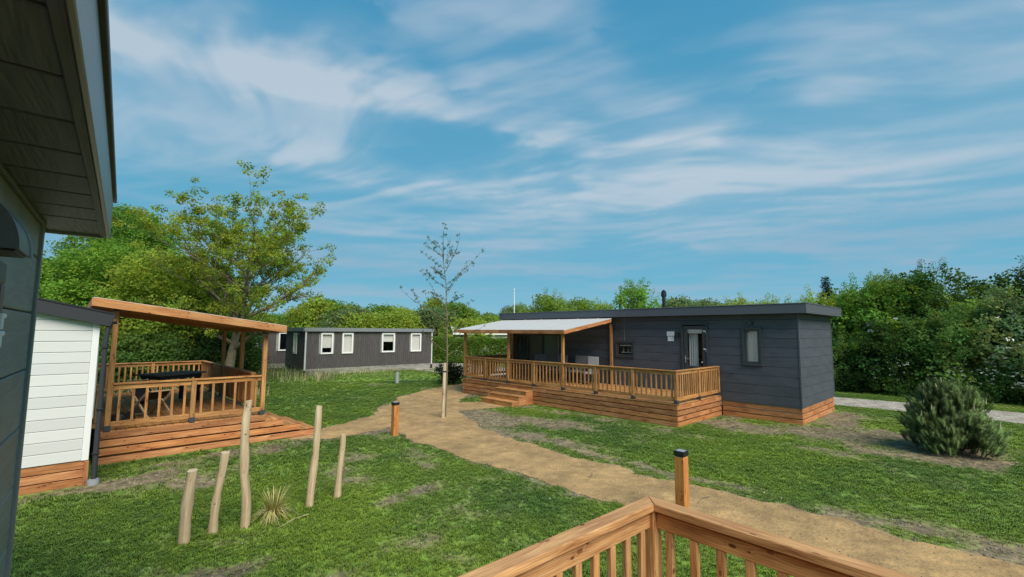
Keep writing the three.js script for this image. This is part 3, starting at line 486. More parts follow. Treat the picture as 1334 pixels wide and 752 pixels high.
// veranda of the slate chalet
{
  const A = V(7.914, 0, -12.770), r = rng(62), Z = 2.806, X0 = -11.42, X1 = -2.17, HD = 0.60;
  const v = thing('timber_veranda', 'long honey timber veranda with canopy, railing and red skirt along the slate chalet', 'veranda', A, ROT);
  for (let z = 0.02, i = 0; z < Z - 0.1; z += 0.1475, i++) course('deck_board', v, M.rail, X0 + 0.01, X1 - 0.01, HD - 0.014, z + 0.07, 0.028, 0.142, r);
  for (let i = 0; i < 4; i++) {
    const y = 0.07 + i * 0.144, h = 0.119; course('skirt_board', v, M.skirt, X0, X1, y, Z - 0.012, h, 0.024, r);
    part('skirt_board', cbox(0.024, h, Z - 0.04, 0.004, woodTone()), M.skirt, v, [X1 - 0.012, y, (Z - 0.03) / 2]);
    part('skirt_board', cbox(0.024, h, Z - 0.04, 0.004, woodTone()), M.skirt, v, [X0 + 0.012, y, (Z - 0.03) / 2]);
  }
  for (let x = X0 + 0.3; x < X1; x += 1.1) part('joist', cbox(0.06, 0.5, Z - 0.1), M.rail, v, [x, 0.30, Z / 2]);
  const zr = Z - 0.05;
  const P = 1.307;
  railing(v, V(X0 + 0.06, 0, zr), V(X1 - 0.05, 0, zr), HD, 0.885, 7, 8, { tallPosts: { 0: 1.86, 2: 1.86, 4: 1.86 }, capExt1: 0.055 });
  railing(v, V(X1 - 0.05, 0, zr), V(X1 - 0.05, 0, 0.09), HD, 0.885, 2, 10, { skipFirst: true, capExt0: -0.057, capExt1: 0.04 });
  railing(v, V(X0 + 0.06, 0, 0.09), V(X0 + 0.06, 0, zr), HD, 0.885, 2, 9, { skipLast: true, tallPosts: { 0: 2.32, 2: 1.86 }, capExt1: -0.03 });
  // steps
  for (let i = 0; i < 3; i++) {
    const y = 0.15 * (3 - i), d = 0.33, z = Z + 0.005 + d * i, hgtS = 0.12, x0 = -9.08, x1 = -7.45;
    part('step_tread', cbox(x1 - x0, 0.032, d + 0.02, 0.005, woodTone()), M.rail, v, [(x0 + x1) / 2, y, z + d / 2]);
    part('step_riser', cbox(x1 - x0 - 0.02, y - 0.022, 0.024, 0.003, woodTone()), M.rail, v, [(x0 + x1) / 2, (y - 0.022) / 2 + 0.002, z + d - 0.012]);
    for (const x of [x0 + 0.02, x1 - 0.02]) part('step_side', cbox(0.024, y - 0.022, d - 0.026, 0.003, woodTone()), M.skirt, v, [x, (y - 0.022) / 2 + 0.002, z + d / 2 - 0.012]);
  }
  // canopy: beams, rafters, pale roof sheet, fascia
  const cx0 = -11.80, cx1 = -5.88, zf = Z + 0.20, yb = 2.99, yf = 2.555, zb = 0.325, sl = Math.atan2(yb - yf, zf - zb), len = Math.hypot(yb - yf, zf - zb);
  const mid = [(cx0 + cx1) / 2, (yb + yf) / 2, (zb + zf) / 2];
  part('roof_sheet', cbox(cx1 - cx0, 0.022, len, 0.003), M.polycarb, v, mid, [sl, 0, 0]);
  for (let i = 0; i < 6; i++) { const g = cbox(0.03, 0.012, len - 0.01, 0.002); part('sheet_joint', g, M.polycarb, v, [cx0 + 0.6 + i * 0.95, mid[1] + 0.017, mid[2] + 0.005], [sl, 0, 0]); }
  course('fascia', v, M.skirt, cx0, cx1, yf - 0.055, zf + 0.0, 0.12, 0.03, r);
  for (const x of [cx0 + 0.015, cx1 - 0.015]) part('fascia', cbox(0.03, 0.12, len - 0.04, 0.004, woodTone()), M.skirt, v, [x, mid[1] - 0.072, mid[2] - 0.01], [sl, 0, 0]);
  for (let i = 1; i < 7; i++) part('rafter', cbox(0.045, 0.12, len - 0.08, 0.004, woodTone()), M.roofwood, v, [mix(cx0, cx1, i / 7), mid[1] - 0.075, mid[2]], [sl, 0, 0]);
  part('beam', cbox(cx1 - cx0 - 0.12, 0.035, 0.07, 0.004, woodTone()), M.roofwood, v, [mid[0], 2.442, zr]);
  part('post', cbox(0.085, 2.20, 0.085, 0.005, woodTone()), M.rail, v, [-6.06, HD + 1.10, 0.10]);
}
// chairs and table under that canopy
{
  function chair(x, z, turn, mat, w, label, group) {
    const p = V(7.914, 0, -12.770).add(V(x, 0.601, z).applyAxisAngle(V(0, 1, 0), ROT)), c = thing(mat === M.fabricLight ? 'garden_chair' : 'garden_armchair', label, 'chair', p, ROT + turn, group);
    part('seat', cbox(w, 0.07, 0.5, 0.02), mat, c, [0, 0.42, 0]); part('backrest', cbox(w, 0.55, 0.06, 0.02), mat, c, [0, 0.72, -0.24], [-0.12, 0, 0]);
    for (const s of [-1, 1]) { for (const q of [-1, 1]) part('leg', cbox(0.035, 0.385, 0.035), M.dark, c, [s * (w / 2 - 0.03), 0.1925, q * 0.21]); part('armrest', cbox(0.05, 0.03, 0.5), M.dark, c, [s * (w / 2 + 0.02), 0.62, 0]); part('arm_post', cbox(0.035, 0.16, 0.035), M.dark, c, [s * (w / 2 + 0.012), 0.525, 0.2]); }
    return c;
  }
  const grp = 'garden chairs under the canopy';
  chair(-9.0, 0.85, 0.5, M.fabricGrey, 0.5, 'dark grey garden armchair beside the sliding glass door', grp);
  chair(-8.1, 0.7, 0.1, M.fabricGrey, 0.5, 'dark grey garden armchair at the end of the garden table', grp);
  chair(-7.15, 0.62, 0, M.fabricGrey, 0.72, 'wide grey garden armchair against the slate wall', grp);
  chair(-6.45, 0.8, 0.35, M.fabricLight, 0.4, 'pale grey garden chair beside the canopy post at the wall', grp);
  const p = V(7.914, 0, -12.770).add(V(-8.3, 0.601, 1.55).applyAxisAngle(V(0, 1, 0), ROT)), t = thing('garden_table', 'dark low garden table on the veranda behind the railing', 'table', p, ROT);
  part('tabletop', cbox(1.3, 0.04, 0.75, 0.008), M.dark, t, [0, 0.62, 0]); for (const s of [-1, 1]) for (const q of [-1, 1]) part('leg', cbox(0.05, 0.6, 0.05), M.dark, t, [s * 0.58, 0.3, q * 0.31]);
}

// ---------------------------------------------------------------- white chalet on the left
{
  const c = thing('white_chalet', 'white clad chalet with black pitched roof edge and orange timber skirt', 'chalet', stv(10.25, 0.34), ROT);
  const D = 3.6, L = 11, HS = 0.40, yb = (z) => 2.58 + 0.233 * Math.min(z, D - z);      // local z runs away from the veranda side
  const side = [[-1.75, -0.95, 0.95, 2.2]];
  part('core', cbox(L - 0.2, 2.5, D - 0.24), M.innerWall, c, [-L / 2, 1.3, D / 2 + 0.02]);
  for (let i = 0; i < 15; i++) {   // gable planks
    const y0 = HS + i * 0.1725, y1 = y0 + 0.1725, z0 = Math.max(0.09, (y1 - 0.17 - 2.58) / 0.233), z1 = D - z0 + (z0 <= 0.09 ? 0 : 0); if (z1 - z0 < 0.2) continue;
    part('plank', extrudeX(plankProfile(y0, y1, 0.024), -z1 + 0.002, -z0, smallTone()), M.white, c, [-0.024, 0, 0], [0, Math.PI / 2, 0]);
  }
  part('corner_trim', cbox(0.03, 2.24, 0.088, 0.004), M.whiteFrame, c, [-0.009, HS + 1.12, 0.044]);
  plankWall(c, M.white, 0.03, L, HS, 13, 0.1725, side.map(([a, b, p, q]) => [-b, -a, p, q]), [0, 0, 0.026], Math.PI, 0.024);
  windowPart(c, 'window', 1.35, 1.575, 0.86, 1.31, 0.08, M.whiteFrame, [0, 0, 0.002], Math.PI, [M.curtain]);
  // roof: two slopes with black edge boards
  for (const s of [0, 1]) {
    const half = D / 2 + 0.14, ang = Math.atan(0.233), len = half / Math.cos(ang), zc = s ? D / 2 + half / 2 : D / 2 - half / 2, y = 2.58 + 0.233 * (D / 2) + 0.10 - 0.233 * half / 2;
    part('roof_slope', cbox(L + 0.18, 0.13, len, 0.004), M.membrane, c, [-L / 2 + 0.0, y, zc], [s ? ang : -ang, 0, 0]);
    part('gable_fascia', cbox(0.028, 0.2, len + 0.02, 0.004), M.dark, c, [0.105, y - 0.005, zc], [s ? ang : -ang, 0, 0]);
    const ridge = part('gable_trim', cbox(0.06, 0.03, len + 0.03, 0.004), M.black, c, [0.10, y + 0.112, zc], [s ? ang : -ang, 0, 0]);
  }
  const gut = part('gutter', extrudeX([[-0.055, 0.05], [-0.045, 0], [0.045, 0], [0.055, 0.05], [0.045, 0.05], [0.036, 0.01], [-0.036, 0.01], [-0.045, 0.05]], -L, 0.12), M.black, c, [0, 2.585, -0.155]);
  const pipe = part('downpipe', tube([V(0, 2.6, -0.02), V(0, 2.52, 0.0), V(0, 2.3, 0.02), V(0, 0.18, 0.02), V(0, 0.05, 0.02)], [0.036, 0.036, 0.036, 0.036, 0.038], 12), M.dark, c, [0.06, 0, -0.10]);
  for (const y of [2.2, 1.2, 0.5]) part('pipe_clip', at(cbox(0.09, 0.03, 0.09, 0.004), 0, y, 0.02), M.black, pipe);
  part('drain_cup', tube([V(0, 0.0, 0.02), V(0, 0.1, 0.02), V(0, 0.105, 0.02)], [0.075, 0.085, 0.06], 16), M.metalGrey, c, [0.06, 0, -0.10]);
  for (let i = 0; i < 3; i++) { const y = 0.067 + i * 0.132; part('skirt_board', cbox(0.024, 0.118, D - 0.02, 0.004, woodTone()), M.skirt, c, [-0.03, y, D / 2]); const rr = rng(5 + i); course('skirt_board', c, M.skirt, -L, -0.05, y, 0.03, 0.124, 0.024, rr); }
  part('skirt_post', cbox(0.06, 0.39, 0.06, 0.004, woodTone()), M.skirt, c, [0.012, 0.195, 0.02]);
  part('skirt_backing', cbox(L - 0.3, 0.34, D - 0.3), M.greywood, c, [-L / 2, 0.17, D / 2 + 0.02]);
}
// its veranda: deck, steps on the far side, railing, sloping canopy
{
  const v = thing('canopy_veranda', 'honey timber veranda with sloping canopy beside the white chalet', 'veranda', stv(11.6, 0.45), ROT), r = rng(71), HD = 0.60, W = 2.85, LX = -6.72;   // local z = -(t - 0.45), x = -(s - 11.6)
  for (let z = 0.0; z < W - 0.1; z += 0.1475) course('deck_board', v, M.rail, LX + 0.02, 0.035, HD - 0.014, -(z + 0.07), 0.028, 0.142, r);
  const rows = [[0.53, 2.86], [0.385, 3.25], [0.235, 3.64], [0.08, 3.95]];
  rows.forEach(([y, w], i) => { const h = 0.121; course('skirt_board', v, M.skirt, 0, w, y - (i === 3 ? 0.006 : 0), 0.05, h, 0.024, r, Math.PI / 2, [0, 0]); course('skirt_board', v, M.skirt, LX, -1.1, y, -W - 0.0, h, 0.024, r); course('skirt_board', v, M.skirt, 0, 2.86, y, LX, h, 0.024, r, Math.PI / 2, [0, 0]); });
  for (let i = 0; i < 3; i++) { const y = 0.45 - i * 0.15, z0 = 2.86 + i * 0.39, d = i === 2 ? 0.33 : 0.40; for (let k = 0; k < 3; k++) part('step_tread', cbox(1.06, 0.03, d / 3 - 0.006, 0.004, woodTone()), M.rail, v, [-0.50, y + 0.012, -(z0 + (k + 0.5) * d / 3)]); part('step_riser', cbox(1.02, y - 0.006, 0.022, 0.003, woodTone()), M.skirt, v, [-0.5, (y - 0.006) / 2, -(z0 + d - 0.014)]); part('step_side', cbox(0.022, y - 0.006, d - 0.05, 0.003, woodTone()), M.skirt, v, [-1.0, (y - 0.006) / 2, -(z0 + d / 2)]); }
  for (let x = -0.3; x > LX; x -= 1.2) part('joist', cbox(0.06, 0.5, W - 0.1), M.rail, v, [x, 0.30, -W / 2]);
  part('step_core', cbox(0.96, 0.40, 0.36), M.black, v, [-0.50, 0.205, -(2.86 + 0.19)]); part('step_core', cbox(0.96, 0.26, 0.36), M.black, v, [-0.50, 0.135, -(3.25 + 0.19)]); part('step_core', cbox(0.96, 0.11, 0.28), M.black, v, [-0.50, 0.06, -(3.64 + 0.15)]);
  const zf = -(3.24 - 0.45), zn = -(0.60 - 0.45);
  railing(v, V(0, 0, zn), V(0, 0, zf), HD, 0.885, 2, 6, { tallPosts: { 0: 2.27, 2: 1.86 } });
  railing(v, V(-1.95, 0, zf), V(-3.95, 0, zf), HD, 0.885, 1, 14, { tallPosts: { 0: 1.86, 1: 1.86 }, bal: 0.085 });
  railing(v, V(-0.85, 0, zf), V(-1.95, 0, zf), HD, 0.885, 1, 8, { skipLast: true, tallPosts: { 1: 1.86 }, bal: 0.085 });
  railing(v, V(-3.95, 0, zf), V(LX + 0.06, 0, zf), HD, 0.885, 2, 10, { skipFirst: true, tallPosts: { 0: 1.86 }, bal: 0.085 });
  railing(v, V(LX + 0.06, 0, zf), V(LX + 0.06, 0, zn), HD, 0.885, 2, 9, { skipFirst: true, capExt0: -0.057 });
  railing(v, V(0, 0, zn + 0.06), V(0, 0, 0.12), HD, 0.885, 1, 1, { skipFirst: true, skipLast: true, capExt0: -0.05 });
  // canopy
  const x1 = 0.32, x0 = -4.35, za = 0.20, zb = -3.13, ya = 3.0, yb2 = 2.52, ang = Math.atan2(ya - yb2, za - zb), len = Math.hypot(ya - yb2, za - zb), my = (ya + yb2) / 2, mz = (za + zb) / 2;
  const tilt = [-ang, 0, 0];
  part('roof_sheet', cbox(x1 - x0 - 0.02, 0.022, len, 0.003), M.polycarb, v, [(x0 + x1) / 2, my + 0.075, mz], tilt);
  for (const x of [x1, x0]) { const half = len * 0.43; part('fascia', cbox(0.034, 0.155, half - 0.003, 0.005, woodTone()), M.roofwood, v, [x, my + Math.sin(ang) * (len / 2 - half / 2), mz + Math.cos(ang) * (len / 2 - half / 2)], tilt); part('fascia', cbox(0.034, 0.155, len - half, 0.005, woodTone()), M.roofwood, v, [x, my - Math.sin(ang) * half / 2, mz - Math.cos(ang) * half / 2], tilt); }
  for (const [y, z] of [[ya, za], [yb2, zb]]) course('fascia', v, M.roofwood, x0 + 0.02, x1 - 0.02, y - 0.005, z, 0.15, 0.034, r);
  for (let i = 1; i < 8; i++) part('rafter', cbox(0.045, 0.11, len - 0.06, 0.004, woodTone()), M.roofwood, v, [mix(x0, x1, i / 8), my, mz], tilt);
  for (let k = 0; k < 22; k++) { const f = (k + 0.5) / 22 - 0.5; part('roof_board', cbox(x1 - x0 - 0.06, 0.014, len / 22 - 0.004, 0.002, woodTone()), M.roofwood, v, [(x0 + x1) / 2, my + 0.054 + Math.sin(ang) * len * f, mz + Math.cos(ang) * len * f], tilt); }
  part('beam', cbox(x1 - x0 - 0.2, 0.04, 0.07, 0.004, woodTone()), M.roofwood, v, [(x0 + x1) / 2, 2.48, zf]);
  part('post_cap', cbox(0.10, 0.06, 0.10, 0.003), M.bracket, v, [0, 2.87, zn]); part('post_cap', cbox(0.10, 0.05, 0.10, 0.003), M.bracket, v, [0, 2.44, zf]);
}
// things standing on that veranda
{
  const t = thing('plank_table', 'dark weathered plank table on the canopy veranda', 'table', stv(15.2, 2.02, 0.6), ROT + 0.5);
  for (let k = 0; k < 6; k++) part('table_plank', cbox(0.125, 0.04, 1.3, 0.006, smallTone()), M.greenGrey ??= cladMat([0.17, 0.178, 0.158], 0.8), t, [-0.34 + k * 0.136, 0.74, 0]);
  part('apron', cbox(0.72, 0.09, 1.1, 0.006), M.dark, t, [0, 0.672, 0]);
  for (const s of [-1, 1]) for (const q of [-1, 1]) part('leg', cbox(0.08, 0.625, 0.08, 0.006), M.dark, t, [s * 0.3, 0.3125, q * 0.5]);
  const f = thing('folding_chair', 'folding chair with crossed pale wooden legs and dark fabric on the canopy veranda', 'chair', stv(12.75, 1.35, 0.602), ROT + 0.35);
  for (const s of [-1, 1]) { part('leg', bar(V(-0.5, 0.02, s * 0.26), V(0.42, 0.62, s * 0.26), 0.045, 0.025), M.pole, f); part('leg', bar(V(0.45, 0.02, s * 0.225), V(-0.42, 0.62, s * 0.225), 0.045, 0.025), M.pole, f); part('back_slat', bar(V(-0.1, 0.3, s * 0.19), V(-0.62, 0.78, s * 0.19), 0.04, 0.025), M.pole, f); }
  for (const [x, y] of [[-0.47, 0.045], [0.42, 0.045], [0.40, 0.60], [-0.60, 0.76]]) part('crossbar', bar(V(x, y, -0.21), V(x, y, 0.21), 0.025, 0.03), M.pole, f);
  { const g = new THREE.PlaneGeometry(0.36, 1.15, 1, 14), p = g.attributes.position; for (let i = 0; i < p.count; i++) { const k = p.getY(i) / 1.15 + 0.5; p.setXYZ(i, mix(-0.6, 0.4, k), mix(0.76, 0.60, k) - Math.sin(k * Math.PI) * 0.30, p.getX(i)); } g.computeVertexNormals(); part('fabric', g, new THREE.MeshStandardMaterial({ color: 0x1b1d22, roughness: 0.95, side: THREE.DoubleSide }), f); }
  const bx = thing('storage_bag', 'black folded cover lying on the deck beside the folding chair', 'cover', stv(12.3, 0.85, 0.602), ROT);
  { const g = new THREE.SphereGeometry(0.28, 20, 12), p = g.attributes.position; for (let i = 0; i < p.count; i++) { const x = p.getX(i), y = p.getY(i), z = p.getZ(i), k = 1 + 0.25 * Math.sin(x * 19) * Math.sin(z * 15 + 1); p.setXYZ(i, x * k * 1.2, Math.max(0, y * 0.45 + 0.09) * k, z * k * 0.8); } g.computeVertexNormals(); part('folded_cloth', g, M.black, bx); }
}

// ---------------------------------------------------------------- far brown chalets
function brownChalet(pos, label, len, dep, wins, endWin) {
  const c = thing('brown_chalet', label, 'chalet', pos, ROT, 'brown chalets beyond the reeds');
  // local x = 0 is the long front (facing +x), running to z = -len
  part('front_wall', wallSheet(0.03, len - 0.03, 0.3, 2.47, wins.map(([a, b]) => [a + 0.03, b - 0.03, 1.2, 2.32]), 0.08), M.innerWall, c, [-0.025, 0, 0], [0, Math.PI / 2, 0]);
  part('end_wall', wallSheet(-dep + 0.12, -0.12, 0.3, 2.47, [[-1.74, -1.26, 1.2, 2.32]], 0.08), M.innerWall, c, [0, 0, -0.005]);
  part('back_wall', cbox(0.08, 2.17, len - 0.06), M.innerWall, c, [-dep + 0.06, 1.385, -len / 2]); part('end_wall', cbox(dep - 0.22, 2.17, 0.08), M.innerWall, c, [-dep / 2, 1.385, -len + 0.06]); part('floor', cbox(dep - 0.22, 0.05, len - 0.2), M.greywood, c, [-dep / 2, 0.40, -len / 2]);
  const cl = (n, L, pos2, turn, ops) => { const gs = []; let x = 0; while (x < L - 0.01) { const w = Math.min(0.146, L - x); let runs = [[0.36, 2.44]]; for (const [a, b, y0, y1] of ops) if (x + w > a && x < b) runs = [[0.36, y0], [y1, 2.44]]; for (const [y0, y1] of runs) gs.push(at(cbox(w - 0.012, y1 - y0, 0.022, 0.003, smallTone()), x + w / 2, (y0 + y1) / 2, 0.011)); x += w; } const m = part(n, merge(gs), M.brown, c, pos2, [0, turn, 0]); m.userData.kind = 'stuff'; };
  cl('vertical_cladding', len, [-0.02, 0, 0], Math.PI / 2, wins.map(([a, b]) => [a + 0.02, b - 0.02, 1.18, 2.34]));
  cl('vertical_cladding', dep - 0.04, [-dep + 0.02, 0, 0.02], 0, [[dep - 1.75 + 0.02, dep - 1.25 - 0.02, 1.18, 2.34]]);
  for (const [a, b, bl] of wins) { windowPart(c, 'window', (a + b) / 2, 1.76, b - a, 1.2, 0.09, M.whiteFrame, [0.012, 0, 0], Math.PI / 2, bl ? [M.curtain, bl] : null, 0); }
  windowPart(c, 'window', -1.5, 1.76, 0.55, 1.2, 0.09, M.whiteFrame, [0, 0, 0.034], 0, [M.curtain], 0);
  part('roof', cbox(dep + 0.24, 0.16, len + 0.3, 0.01), M.metalGrey, c, [-dep / 2 + 0.0, 2.56, -len / 2]);
  part('fascia', cbox(0.03, 0.21, len + 0.3, 0.004), M.roofGrey ??= std([0.19, 0.205, 0.22], 0.55), c, [0.135, 2.545, -len / 2]); part('fascia', cbox(dep + 0.2, 0.21, 0.03, 0.004), M.roofGrey, c, [-dep / 2, 2.545, 0.165]);
  for (const z of [0.03, -len - 0.03]) part('downpipe', tube([V(0, 0.3, 0), V(0, 2.45, 0)], [0.05, 0.05], 10), M.whitePipe ??= std([0.55, 0.56, 0.58], 0.5), c, [0.055, 0, z]), part('pipe_foot', tube([V(0, 0, 0), V(0, 0.3, 0)], [0.06, 0.06], 10), M.black, c, [0.055, 0, z]);
  for (let i = 0; i < 3; i++) { const y = 0.062 + i * 0.12; course('skirt_board', c, M.greywood, 0, len, y, -0.02, 0.112, 0.022, rng(i + 3), Math.PI / 2, [0, 0]); part('skirt_board', cbox(dep - 0.05, 0.112, 0.022, 0.003, woodTone()), M.greywood, c, [-dep / 2, y, 0.0]); }
  part('skirt_backing', cbox(dep - 0.2, 0.35, len - 0.2), M.greywood, c, [-dep / 2, 0.18, -len / 2]);
  part('wall_lamp', cbox(0.12, 0.05, 0.1, 0.006), M.whiteFrame, c, [-0.9, 2.3, 0.07]);
  return c;
}
brownChalet(stv(26.5, 9.45), 'dark brown vertically clad chalet with four white windows and grey roof edge', 8.2, 3.15, [[0.81, 1.52, 0.72], [2.05, 2.71, 1], [4.57, 5.46, 0.45], [6.62, 7.41, 1]]);
brownChalet(stv(32.2, 8.9), 'dark brown chalet half hidden behind the four-window brown chalet', 8.0, 4.2, [[0.85, 1.65, 0], [3.5, 4.2, 1]]);
{ const d = thing('boardwalk', 'narrow grey plank walkway leading to the dark brown chalets', 'walkway', stv(29.9, 8.9), ROT); for (let i = 0; i < 9; i++) part('plank', cbox(0.17, 0.04, 1.3, 0.004, woodTone()), M.greywood, d, [-0.8 + i * 0.19, 0.30, 0.3]); for (const z of [-0.2, 0.8]) part('bearer', cbox(1.8, 0.28, 0.08), M.greywood, d, [0, 0.14, z]); }

// ---------------------------------------------------------------- the cabin and deck the photograph is taken from
const ownV = (s, t, y = 0) => V(-Math.sin(YAW_OWN) * s + Math.cos(YAW_OWN) * t, y, -Math.cos(YAW_OWN) * s - Math.sin(YAW_OWN) * t);
{
  const c = thing('anthracite_cabin', 'anthracite clad cabin whose boarded eave hangs over the brown timber deck', 'cabin', ownV(3.95, -0.42), ROT_OWN);   // local x = 3.95 - s, z = -0.42 - t: wall faces -z
  const L = 9.5, D = 3.6, HS = 0.45, HT = 3.135, win = [1.25, 2.25, 1.35, 2.74];
  part('core', cbox(L - 0.2, HT - 0.3, D - 0.28), M.innerWall, c, [L / 2, (HT + 0.3) / 2, D / 2 + 0.06]);
  plankWall(c, M.own, -L, -0.03, 2.92 - 8 * 0.33, 9, 0.33, [[-L, 0, HT, 9], [-L, 0, -1, HS], [-win[1], -win[0], win[2], win[3]]], [0, 0, 0.03], Math.PI, 0.03, 'plank', 0.008);
  plankWall(c, M.own, 0.03, D, 2.92 - 8 * 0.33, 9, 0.33, [[0, D, HT, 9], [0, D, -1, HS]], [0.03, 0, 0], -Math.PI / 2, 0.03);
  part('corner_trim', cbox(0.05, HT - HS, 0.05, 0.004), M.own, c, [0.008, (HT + HS) / 2, 0.008]);
  for (let i = 0; i < 3; i++) { const y = 0.075 + i * 0.148; part('skirt_board', cbox(0.024, 0.138, D, 0.004, woodTone()), M.skirt, c, [0.03, y, D / 2]); part('skirt_board', cbox(L, 0.138, 0.024, 0.004, woodTone()), M.skirt, c, [L / 2 + 0.04, y, 0.03]); }
  const w = windowPart(c, 'window', -1.75, 2.045, 1.04, 1.43, 0.085, M.frame, [0, 0, 0.0], Math.PI, [M.darkCurtain]);
  for (const y of [2.55, 2.48]) { const hg = merge([at(cbox(0.07, 0.02, 0.02), -1.26, y, 0.05), at(cbox(0.02, 0.05, 0.02), -1.285, y - 0.03, 0.05)]); part('hinge', hg, M.whiteFrame, w); }
  // roof with boarded soffit
  const rx0 = -0.28, rx1 = L, zo = -0.31, zb = D + 0.2;
  for (let s = 4.20, i = 0; s > 3.95 - L + 0.4; i++) { const wdt = i === 0 ? 0.56 : 0.34; part('soffit_board', at(cbox(wdt - 0.018, 0.02, -zo - 0.03, 0.004, 0.75 + toneRng() * 0.35), 0, 0, 0), M.soffit ??= cladMat([0.078, 0.100, 0.116], 0.6, 0.003), c, [3.95 - (s - wdt / 2), HT + 0.014, zo / 2 + 0.012]); s -= wdt; }
  part('soffit_backing', cbox(rx1 - rx0 - 0.06, 0.02, zb - zo - 0.08), M.membrane, c, [(rx0 + rx1) / 2, HT + 0.045, (zo + zb) / 2]);
  part('roof', cbox(rx1 - rx0 - 0.06, 0.19, zb - zo - 0.06), M.membrane, c, [(rx0 + rx1) / 2, HT + 0.155, (zo + zb) / 2]);
  const fm = M.ownTrim = std([0.20, 0.215, 0.215], 0.4);
  part('fascia', cbox(rx1 - rx0, 0.27, 0.016, 0.003), fm, c, [(rx0 + rx1) / 2, HT + 0.125, zo + 0.008]); part('fascia', cbox(0.03, 0.27, zb - zo - 0.034, 0.004), fm, c, [rx0 + 0.015, HT + 0.122, (zo + zb) / 2 + 0.017]);
  part('soffit_rim', cbox(rx1 - rx0 - 0.07, 0.012, 0.030, 0.003), M.soffit, c, [(rx0 + rx1) / 2 + 0.02, HT + 0.0, zo + 0.0315]);
  part('wall_rim', cbox(L, 0.022, 0.022, 0.004), M.soffit, c, [L / 2, HT - 0.008, -0.0115]);
  part('roof_trim', cbox(rx1 - rx0 + 0.03, 0.04, 0.05, 0.004), M.black, c, [(rx0 + rx1) / 2, HT + 0.27, zo + 0.006]); part('roof_trim', cbox(0.05, 0.04, zb - zo, 0.004), M.black, c, [rx0 + 0.008, HT + 0.27, (zo + zb) / 2 + 0.036]);
  // quarter-round wall lamp
  { const n = 14, R = 0.15, prof = [[0, 0]]; for (let i = 0; i <= n; i++) { const a = i / n * Math.PI / 2; prof.push([Math.cos(a) * R, Math.sin(a) * R * 1.25]); } const g = extrudeX(prof, -0.11, 0.11); const l = part('wall_lamp', g, M.ownLamp = std([0.10, 0.11, 0.112], 0.35), c, [3.95 - 2.25, 2.755, 0.002], [0, Math.PI, 0]); const rim = []; for (let i = 0; i <= n; i++) { const a = i / n * Math.PI / 2; rim.push(V(0.112, Math.sin(a) * R * 1.25 - 0.001, Math.cos(a) * R)); } part('lamp_rim', tube(rim, rim.map(() => 0.008), 6), fm, l); part('lamp_lens', at(cbox(0.2, 0.006, R - 0.02), 0, -0.004, R / 2), M.black, l); }
}
{
  const v = thing('viewing_deck', 'brown timber deck corner with mitred railing beside the anthracite cabin', 'deck', ownV(0, 0), ROT_DECK), r = rng(91), HD = 0.60;   // local x = -s, z = -t
  const S = 1.62, T = 2.605;                              // centre line of the railing corner
  for (let t = -0.28; t < T; t += 0.1475) course('deck_board', v, M.ownwood, -S - 0.04, 4.5, HD - 0.014, -(t + 0.07), 0.028, 0.142, r);
  for (let i = 0; i < 4; i++) { course('skirt_board', v, M.skirt, -S - 0.06, 4.5, 0.07 + i * 0.144, -(T + 0.06), 0.134, 0.024, r); course('skirt_board', v, M.skirt, -0.25, T + 0.04, 0.07 + i * 0.144, -S - 0.05, 0.134, 0.024, r, Math.PI / 2, [0, 0]); }
  for (let x = -S + 0.2; x < 4.5; x += 1.1) part('joist', cbox(0.06, 0.5, T), M.ownwood, v, [x, 0.30, -T / 2]);
  const o = { mat: M.ownwood, noCap: true, bal: 0.046, post: 0.09, shoe: true };
  railing(v, V(-S, 0, -T), V(-S, 0, 0.2), HD, 0.85, 2, 9, o);
  railing(v, V(-S, 0, -T), V(4.2, 0, -T), HD, 0.85, 4, 9, { ...o, skipFirst: true });
  const cap = (pts, turn, pos) => { const g = new THREE.ExtrudeGeometry(new THREE.Shape(pts.map(([x, y]) => new THREE.Vector2(x, y))), { depth: 0.034, bevelEnabled: true, bevelSize: 0.005, bevelThickness: 0.005, bevelOffset: -0.005, bevelSegments: 2 }); g.rotateX(-Math.PI / 2); const n = g.attributes.position.count, tn = woodTone().map((x) => x * 1.05), cl = new Float32Array(n * 3); for (let i = 0; i < n; i++) cl.set(tn, i * 3); g.setAttribute('color', new THREE.BufferAttribute(cl, 3)); part('rail_cap', g, M.ownwood, v, pos, [0, turn, 0]); };
  const h = 0.05, y = HD + 0.85 - 0.014;
  // mitred cap boards: along the path side and towards the cabin
  cap([[-h, h], [4.5, h], [4.5, -h], [h + 0.002, -h]].map(([x, yy]) => [x, yy]), 0, [-S + 0.0, y, -T]);
  cap([[-h, -h], [2.85, -h], [2.85, h], [h + 0.002, h]].map(([x, yy]) => [x, yy]), -Math.PI / 2, [-S, y, -T]);
}

